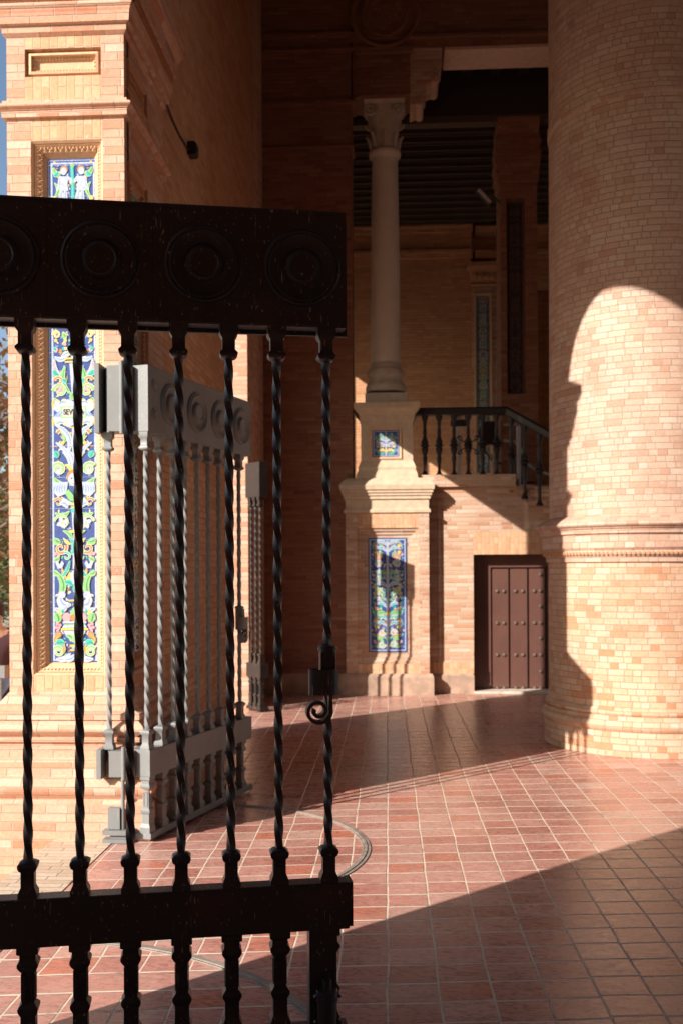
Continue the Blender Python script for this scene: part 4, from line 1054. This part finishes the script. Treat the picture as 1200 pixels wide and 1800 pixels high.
def latch(g, s_, yb, mat, flip=1):
    la = MB(); la.lathe(s_, yb, [(.024,1.10),(.027,1.10),(.027,1.24),(.031,1.243),(.031,1.25),(.026,1.256),(.016,1.256)], 20)
    sleeve = obj('latch_sleeve', la, M[mat], g)
    m = MB()                                         # curved cup plate, open at the top
    n = 14; r = .047; t = .005; cx_ = s_-.018; cy_ = yb-.036
    for (za, zb_) in ((1.105, 1.185),):
        for k in range(n):
            a0 = pi*.62+pi*1.3*k/n; a1 = pi*.62+pi*1.3*(k+1)/n
            def q(rr, a, z): return (cx_+rr*cos(a), cy_+rr*.62*sin(a), z)
            m.face([q(r,a0,za), q(r,a1,za), q(r,a1,zb_), q(r,a0,zb_)], smooth=True); m.face([q(r-t,a1,za), q(r-t,a0,za), q(r-t,a0,zb_), q(r-t,a1,zb_)], smooth=True)
            m.face([q(r,a0,zb_), q(r,a1,zb_), q(r-t,a1,zb_), q(r-t,a0,zb_)]); m.face([q(r,a1,za), q(r,a0,za), q(r-t,a0,za), q(r-t,a1,za)])
    m.extr([(s_-.026, 1.185), (s_+.020, 1.185), (s_-.026, 1.238)], 'y', yb-.034, yb-.029)
    m.box(s_-.026, s_+.022, yb-.0285, yb-.020, 1.105, 1.236)
    obj('latch_cup', m, M[mat], g)
    m = MB(); P = []; n = 40                          # scroll of flat strip
    sx, sz = s_-.037, 1.055
    for k in range(n+1):
        q_ = k/n; a = -.15-q_*1.55*2*pi; rr = .041*(1-.72*q_); P.append((sx+rr*cos(a), sz+rr*sin(a)))
    P = [(s_+.002, 1.112), (s_+.002, 1.085), (s_+.003, 1.066)]+P
    w = .0055; ya, yb_ = yb-.06, yb-.018
    LL = []; RR = []
    for i, p in enumerate(P):
        a = P[max(i-1,0)]; b = P[min(i+1,len(P)-1)]; dx, dz = b[0]-a[0], b[1]-a[1]; l = sqrt(dx*dx+dz*dz)
        LL.append((p[0]-dz/l*w, p[1]+dx/l*w)); RR.append((p[0]+dz/l*w, p[1]-dx/l*w))
    for i in range(len(P)-1):
        A, B, Cc, D = LL[i], LL[i+1], RR[i+1], RR[i]
        m.face([(A[0],ya,A[1]),(B[0],ya,B[1]),(Cc[0],ya,Cc[1]),(D[0],ya,D[1])]); m.face([(D[0],yb_,D[1]),(Cc[0],yb_,Cc[1]),(B[0],yb_,B[1]),(A[0],yb_,A[1])])
        m.face([(A[0],yb_,A[1]),(B[0],yb_,B[1]),(B[0],ya,B[1]),(A[0],ya,A[1])], smooth=True); m.face([(D[0],ya,D[1]),(Cc[0],ya,Cc[1]),(Cc[0],yb_,Cc[1]),(D[0],yb_,D[1])], smooth=True)
    for i in (0, len(P)-1): m.face([(LL[i][0],ya,LL[i][1]),(RR[i][0],ya,RR[i][1]),(RR[i][0],yb_,RR[i][1]),(LL[i][0],yb_,LL[i][1])])
    obj('scroll', m, M[mat], g)

def seams(g, L, h, mat, xs):
    for x_ in xs:
        m = MB(); m.box(x_-.0012, x_+.0012, -h-.0012, -h+.001, BZ+.006, TZ-.006); obj('weld_seam', m, M['iron'], g)
    m = MB(); m.box(.004, L-.004, -h-.003, -h+.001, BZ+.004, BZ+.016); m.box(.004, L-.004, -h-.003, -h+.001, TZ-.014, TZ-.004); obj('edge_strip', m, M[mat], g)
# near dark leaf
LN = 1.34
ga, gb = Vector((-1.197, 2.96)), Vector((-.158, 3.181)); gd = (gb-ga).normalized()
nang = atan2(gd.y, gd.x); nx, ny = gb-gd*LN
def near_s(px, py):
    d = ray(px, py); gn = Vector((-gd.y, gd.x)); t = (gb.x*gn.x+gb.y*gn.y)/(d.x*gn.x+d.y*gn.y)
    return (Vector((t*d.x, t*d.y))-Vector((nx, ny))).dot(gd)
near_bars = [near_s(p, 720) for p in (573, 486.5, 402.5, 315, 226, 137.3, 46)]; near_bars.append(near_bars[-1]-.155)
near_meds = [near_s(p, 462) for p in (529, 358, 180, 2)]
g1, h1, yb1 = gate_leaf('dark_gate', 'worn grey iron gate leaf close by, shade painted into its colour, with twisted bars and ring medallions', (nx, ny, 0), nang, LN, .066, 'paint_grey_shaded', near_bars, near_meds)
latch(g1, near_bars[0], yb1, 'paint_grey_shaded')
seams(g1, LN, h1, 'paint_grey_shaded', [near_meds[1]-.155, near_meds[2]-.16])
m = MB(); m.stack(LN-.128, LN-.042, -h1-.004, h1-.004, [(0,.02),(0,RZ-.006)]); obj('end_stile', m, M['paint_grey_shaded'], g1)
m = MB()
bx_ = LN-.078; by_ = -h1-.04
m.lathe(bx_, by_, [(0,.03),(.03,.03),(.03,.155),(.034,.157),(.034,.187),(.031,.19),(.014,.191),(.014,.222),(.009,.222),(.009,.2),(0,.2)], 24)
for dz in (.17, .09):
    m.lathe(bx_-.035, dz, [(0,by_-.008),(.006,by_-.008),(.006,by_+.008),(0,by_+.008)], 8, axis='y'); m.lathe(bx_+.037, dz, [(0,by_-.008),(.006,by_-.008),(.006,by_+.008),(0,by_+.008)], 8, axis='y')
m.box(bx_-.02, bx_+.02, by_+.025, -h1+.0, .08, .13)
obj('floor_bolt', m, M['paint_grey_shaded'], g1)
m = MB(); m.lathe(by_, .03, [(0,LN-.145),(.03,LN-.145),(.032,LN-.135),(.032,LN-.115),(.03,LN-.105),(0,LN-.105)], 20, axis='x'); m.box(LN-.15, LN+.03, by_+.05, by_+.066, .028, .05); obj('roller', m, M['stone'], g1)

# grey leaf folded back against the wall
gx, gy = -1.351, 5.405; gang = atan2(1.272, .375)
# centre the box so that its camera side follows the measured line
hn = .068; ox, oy = -sin(gang)*hn, cos(gang)*hn
g2, h2, yb2 = gate_leaf('grey_gate', 'pale grey iron gate leaf swung inward beside the ceramic pillar', (gx+ox, gy+oy, 0), gang, 1.335, .136, 'paint_grey', [.032+.149*k for k in range(9)], [.262+.31*k for k in range(4)], boss=True, ends=False)
latch(g2, .032+.149*8, yb2, 'paint_grey')
pk = MB(); pk.box(1.27, 1.30, yb2-.06, yb2-.045, 1.03, 1.08); pk.tube([(1.275,yb2-.052,1.08),(1.275,yb2-.052,1.11),(1.285,yb2-.052,1.12),(1.295,yb2-.052,1.11),(1.295,yb2-.052,1.08)], .003, 6)
pkm = tag(obj('padlock', pk, M['steel'], None, (gx+ox, gy+oy, 0), gang), 'small padlock hanging on the end bar of the grey leaf', 'padlock')
# fixed post section between the pillar and the grey leaf
YK = gy-.01
fxp = thing('gate_post', 'pale grey fixed gate bracket with one twisted bar against the pillar', 'gate post')
def kx(px, py=700): return X(px, YK, py)
for nm, za, zb_ in (('upper_box', BZ, TZ), ('lower_box', QZ, RZ)):
    m = MB(); m.box(kx(189), kx(232), YK+.0, YK+.14, za+.002, zb_-.004); 
    m.box(kx(168), kx(176), YK-.02, YK+.12, za-.008, zb_+.006)
    m.face([(kx(176),YK+.10,za),(kx(189),YK+.0,za),(kx(189),YK+.0,zb_-.004),(kx(176),YK+.10,zb_-.004)])
    obj(nm, m, M['paint_grey'], fxp)
    m = MB(); hm = (za+zb_)/2
    m.lathe(kx(214), YK+.0, [(0,za-.012),(.012,za-.012),(.012,hm-.003),(.0125,hm-.003),(.0125,hm+.001),(.012,hm+.001),(.012,zb_+.02),(0,zb_+.02)], 14); obj('hinge', m, M['paint_grey'], fxp)
o_ = bpy.data.objects.new('bar', bar_me['paint_grey'][0][1]); COL.objects.link(o_); o_.parent = fxp; o_.location = (X(191, YK+.06, 900), YK+.06, 0)
m = MB(); m.lathe(kx(211), YK+.02, [(0,.02),(.011,.02),(.011,QZ),(0,QZ)], 12); obj('pole', m, M['paint_grey'], fxp)
m = MB(); z_ = lambda py: at(200, py, YK)[1]
m.box(kx(186), kx(207), YK, YK+.12, z_(1458), z_(1421)); m.box(kx(178), kx(232), YK-.02, YK+.13, z_(1467), z_(1459)); m.box(kx(190), kx(222), YK, YK+.1, z_(1474), z_(1467)); m.box(kx(178), kx(226), YK-.02, YK+.13, z_(1481), z_(1474)); obj('foot_bracket', m, M['paint_grey'], fxp)

# far leaf
fa0 = Vector((-1.555, 10.60)); fa1 = Vector((-1.375, 10.38)); dv_ = fa1-fa0
g3, h3, yb3 = gate_leaf('far_gate', 'farthest gate leaf, small, shade painted into its colour, in the second opening behind the grey leaf', (fa0.x, fa0.y, 0), atan2(dv_.y, dv_.x), dv_.length, .10, 'paint_far_shaded', [.06,.15,.24], [], ends=False)

# floor tracks: thin arcs of worn metal let into the tiles
def track(cx_, cy_, r, a0, a1, label):
    m = MB(); n = 60
    for k in range(n):
        t0 = a0+(a1-a0)*k/n; t1 = a0+(a1-a0)*(k+1)/n
        for (r0, r1, z) in ((r-.022, r-.014, .005), (r-.012, r+.004, .009), (r+.006, r+.022, .005)):
            q = [(cx_+r0*cos(t0),cy_+r0*sin(t0),z),(cx_+r1*cos(t0),cy_+r1*sin(t0),z),(cx_+r1*cos(t1),cy_+r1*sin(t1),z),(cx_+r0*cos(t1),cy_+r0*sin(t1),z)]
            m.face(q)
            m.face([(cx_+r1*cos(t0),cy_+r1*sin(t0),z),(cx_+r1*cos(t0),cy_+r1*sin(t0),.001),(cx_+r1*cos(t1),cy_+r1*sin(t1),.001),(cx_+r1*cos(t1),cy_+r1*sin(t1),z)])
            m.face([(cx_+r0*cos(t0),cy_+r0*sin(t0),z),(cx_+r0*cos(t1),cy_+r0*sin(t1),z),(cx_+r0*cos(t1),cy_+r0*sin(t1),.001),(cx_+r0*cos(t0),cy_+r0*sin(t0),.001)])
    tag(obj('floor_track', m, M['steel_track'], weld=False), label, 'floor track')
M['steel_track'] = simple('worn_track_metal', (.3,.25,.21), .7, .1, .8, 18, .003)
def gpt(px, py):
    d = ray(px, py); t = -EYE/d.z; return (t*d.x, t*d.y)
def circ3(p, q, r):
    ax, ay = p; bx, by = q; cx_, cy_ = r
    d = 2*(ax*(by-cy_)+bx*(cy_-ay)+cx_*(ay-by))
    ux = ((ax*ax+ay*ay)*(by-cy_)+(bx*bx+by*by)*(cy_-ay)+(cx_*cx_+cy_*cy_)*(ay-by))/d
    uy = ((ax*ax+ay*ay)*(cx_-bx)+(bx*bx+by*by)*(ax-cx_)+(cx_*cx_+cy_*cy_)*(bx-ax))/d
    return ux, uy, sqrt((ax-ux)**2+(ay-uy)**2)
P1 = [gpt(500,1424), gpt(641,1480), gpt(612,1533)]
c1 = circ3(*P1); an = [atan2(p[1]-c1[1], p[0]-c1[0]) for p in P1]
track(c1[0], c1[1], c1[2], an[0]+.5, an[2]-.35, 'curved metal floor track sweeping in the sunlit tiles beyond the dark gate')
P2 = [gpt(140,1656), gpt(400,1702), gpt(540,1778)]
c2 = circ3(*P2); an = [atan2(p[1]-c2[1], p[0]-c2[0]) for p in P2]
track(c2[0], c2[1], c2[2], an[0]+.15, an[2]-.5, 'curved metal floor track seen through the balusters of the dark gate')

exec_outside = True
# ------------------------------------------------------------------ outside, left: block, seated person, barrier, trees

def leaf_mat(name, a, b, c):
    q = NT(name); i = q.n('ShaderNodeNewGeometry').outputs['Random Per Island']
    q.l(q.ramp(i, [(0, a), (.5, b), (1, c)]), q.b.inputs['Base Color']); q.b.inputs['Roughness'].default_value = .6
    q.b.inputs['Subsurface Weight'].default_value = 0
    tr = q.n('ShaderNodeBsdfTranslucent'); q.l(q.ramp(i, [(0, a), (.5, b), (1, c)]), tr.inputs[0])
    mx = q.n('ShaderNodeMixShader'); mx.inputs[0].default_value = .3
    q.l(q.b.outputs[0], mx.inputs[1]); q.l(tr.outputs[0], mx.inputs[2]); q.l(mx.outputs[0], q.t.nodes['Material Output'].inputs[0])
    return q.mat
M['leaf_autumn'] = leaf_mat('autumn_leaves', (.17,.10,.05), (.24,.15,.08), (.10,.11,.04))
M['leaf_green'] = leaf_mat('green_leaves', (.05,.09,.02), (.10,.14,.035), (.16,.17,.05))
M['bark'] = simple('tree_bark', (.16,.12,.09), .9, 0, .6, 14, .01)
def tree(x, y, h, r, label, mat, seed, nleaf=9000, bottom=.3):
    rr = random.Random(seed)
    t = thing('tree', label, 'tree', (x, y, -.4), 0, None)
    m = MB(); m.tube([(0,0,0),(.03,.02,h*.2),(.0,.05,h*.45),(.06,0,h*.75),(0,0,h*.95)], [.17,.13,.11,.06,.02], 10)
    tips = []
    for k in range(26):
        z = h*(bottom+.6*rr.random()); a = rr.random()*2*pi; L = r*(.55+.5*rr.random())*(1.1-.5*abs(z/h-.55))
        P = [(0,0,z)]
        for q in (.3,.6,1): P.append((cos(a+.3*q)*L*q+rr.uniform(-.1,.1), sin(a+.3*q)*L*q+rr.uniform(-.1,.1), z+L*.55*q))
        m.tube(P, [.04,.028,.018,.006], 5); tips += P[1:]
        for s_ in range(3):
            b = P[rr.choice((1,2,3))]; e_ = (b[0]+rr.uniform(-.6,.6), b[1]+rr.uniform(-.6,.6), b[2]+rr.uniform(-.2,.6)); m.tube([b, e_], [.012,.004], 4); tips.append(e_)
    obj('trunk', m, M['bark'], t)
    c = MB()
    for k in range(nleaf):
        b = rr.choice(tips); p = Vector((b[0]+rr.gauss(0,.28), b[1]+rr.gauss(0,.28), b[2]+rr.gauss(0,.25)))
        s_ = rr.uniform(.035,.07); u = Vector((rr.uniform(-1,1),rr.uniform(-1,1),rr.uniform(-1,1))).normalized(); v = u.orthogonal().normalized()
        c.face([p-u*s_, p+v*s_*.5, p+u*s_, p-v*s_*.5], uv=[(0,0)]*4)
    obj('crown', c, mat, t, weld=False)
tree(-5.6, 13.0, 4.6, 1.9, 'autumn tree with orange-brown leaves left of the ceramic pillar', M['leaf_autumn'], 3, 5000)
tree(-9.3, 22.0, 4.2, 2.4, 'low green tree behind the autumn tree at the left edge', M['leaf_green'], 8, 9000, .12)
tree(-13.5, 31.0, 5.2, 3.0, 'farthest dusty green tree at the left edge', M['leaf_green'], 15, 9000, .1)

# standing person
px0, py0 = X(-9, 8.8, 1080), 8.8
def skin_body(name, edges, mat, parent):
    names = {}; vs = []; rs = []; es = []
    for nm, co, r_ in edges[0]: names[nm] = len(vs); vs.append(co); rs.append(r_)
    for a, b in edges[1]: es.append((names[a], names[b]))
    me = bpy.data.meshes.new(name); me.from_pydata(vs, es, []); o_ = bpy.data.objects.new(name, me); COL.objects.link(o_); o_.parent = parent
    md = o_.modifiers.new('skin', 'SKIN'); sv = me.skin_vertices[0].data
    for i, r_ in enumerate(rs): sv[i].radius = (r_, r_)
    sv[0].use_root = True
    sub = o_.modifiers.new('sub', 'SUBSURF'); sub.levels = 2; sub.render_levels = 2
    bpy.context.view_layer.update()
    dg = bpy.context.evaluated_depsgraph_get(); me2 = bpy.data.meshes.new_from_object(o_.evaluated_get(dg))
    o_.modifiers.clear(); o_.data = me2; me2.materials.append(mat)
    for p in me2.polygons: p.use_smooth = True
    return o_
M['skin'] = simple('skin', (.5,.3,.21), .55, 0, .15); M['cloth'] = simple('maroon_cloth', (.07,.03,.035), .9, 0, .4, 30); M['denim'] = simple('dark_trousers', (.04,.045,.06), .9); M['hair'] = simple('dark_hair', (.03,.02,.015), .6, 0, .3, 60)
pe = thing('person', 'standing person in dark maroon jacket at the left edge beyond the pillar', 'person', (px0, py0, -.4), radians(25))
V = [('pel',(0,0,.93),.12),('wai',(0,.0,1.08),.115),('che',(0,0,1.25),.13),('nek',(0,.0,1.4),.052),('hdb',(0,-.02,1.47),.066),('hdt',(0,-.01,1.55),.074)]
E = [('pel','wai'),('wai','che'),('che','nek'),('nek','hdb'),('hdb','hdt')]
for s_, n_ in ((-1,'l'),(1,'r')):
    V += [('sh'+n_,(s_*.175,.0,1.33),.058),('el'+n_,(s_*.24,.03,1.06),.042),('wr'+n_,(s_*.22,-.1,.84),.028),('ha'+n_,(s_*.2,-.13,.76),.03),
          ('hi'+n_,(s_*.095,0,.86),.088),('kn'+n_,(s_*.11,-.02,.48),.058),('an'+n_,(s_*.11,.02,.09),.04),('to'+n_,(s_*.13,-.15,.035),.034)]
    E += [('che','sh'+n_),('sh'+n_,'el'+n_),('el'+n_,'wr'+n_),('wr'+n_,'ha'+n_),('pel','hi'+n_),('hi'+n_,'kn'+n_),('kn'+n_,'an'+n_),('an'+n_,'to'+n_)]
    for q in range(4): V.append(('f%d'%q+n_, (s_*(.185+.0*q), -.17+.022*q, .70+.006*abs(q-1.5)), .0085)); E.append(('ha'+n_,'f%d'%q+n_))
    V.append(('th'+n_, (s_*.165, -.16, .75), .009)); E.append(('ha'+n_,'th'+n_))
skin_body('body', (V, E), M['skin'], pe)
def shell(name, keep, grow, mat):
    vs = [(n_, c, r_+grow) for n_, c, r_ in V if n_ in keep]; es = [(a,b) for a, b in E if a in keep and b in keep]
    return skin_body(name, (vs, es), mat, pe)
shell('jacket', ['pel','wai','che','shl','ell','wrl','shr','elr','wrr'], .018, M['cloth'])
shell('trousers', ['pel','hil','knl','anl','hir','knr','anr'], .012, M['denim'])
m = MB(); m.lathe(0, .01, [(0,1.64),(.05,1.63),(.084,1.595),(.09,1.55),(.084,1.5),(.06,1.47)], 16); obj('hair', m, M['hair'], pe)
m = MB(); m.lathe(0, -.1, [(0,1.508),(.012,1.512),(.014,1.52),(.01,1.54),(0,1.56)], 8); obj('nose', m, M['skin'], pe)
# grey railing in front of them
bxx = X(6, 7.3, 1200)
ba = thing('steel_barrier', 'light grey steel barrier outside at the left edge, in front of the seated person', 'barrier', (bxx-1.1, 7.3, -.4))
m = MB(); m.box(0, 1.12, -.02, .02, 1.10, 1.19); obj('top_rail', m, M['paint_grey'], ba)
m = MB(); m.box(0, 1.12, -.02, .02, .12, .2); obj('bottom_rail', m, M['paint_grey'], ba)
for k in range(9):
    m = MB(); m.lathe(.04+k*.13, 0, [(0,.2),(.012,.2),(.012,1.1),(0,1.1)], 8); obj('bar', m, M['paint_grey'], ba)
for s_ in (.05, 1.07):
    m = MB(); m.box(s_-.03, s_+.03, -.25, .25, 0, .03); m.box(s_-.02, s_+.02, -.02, .02, .03, .12); obj('foot', m, M['paint_grey'], ba)
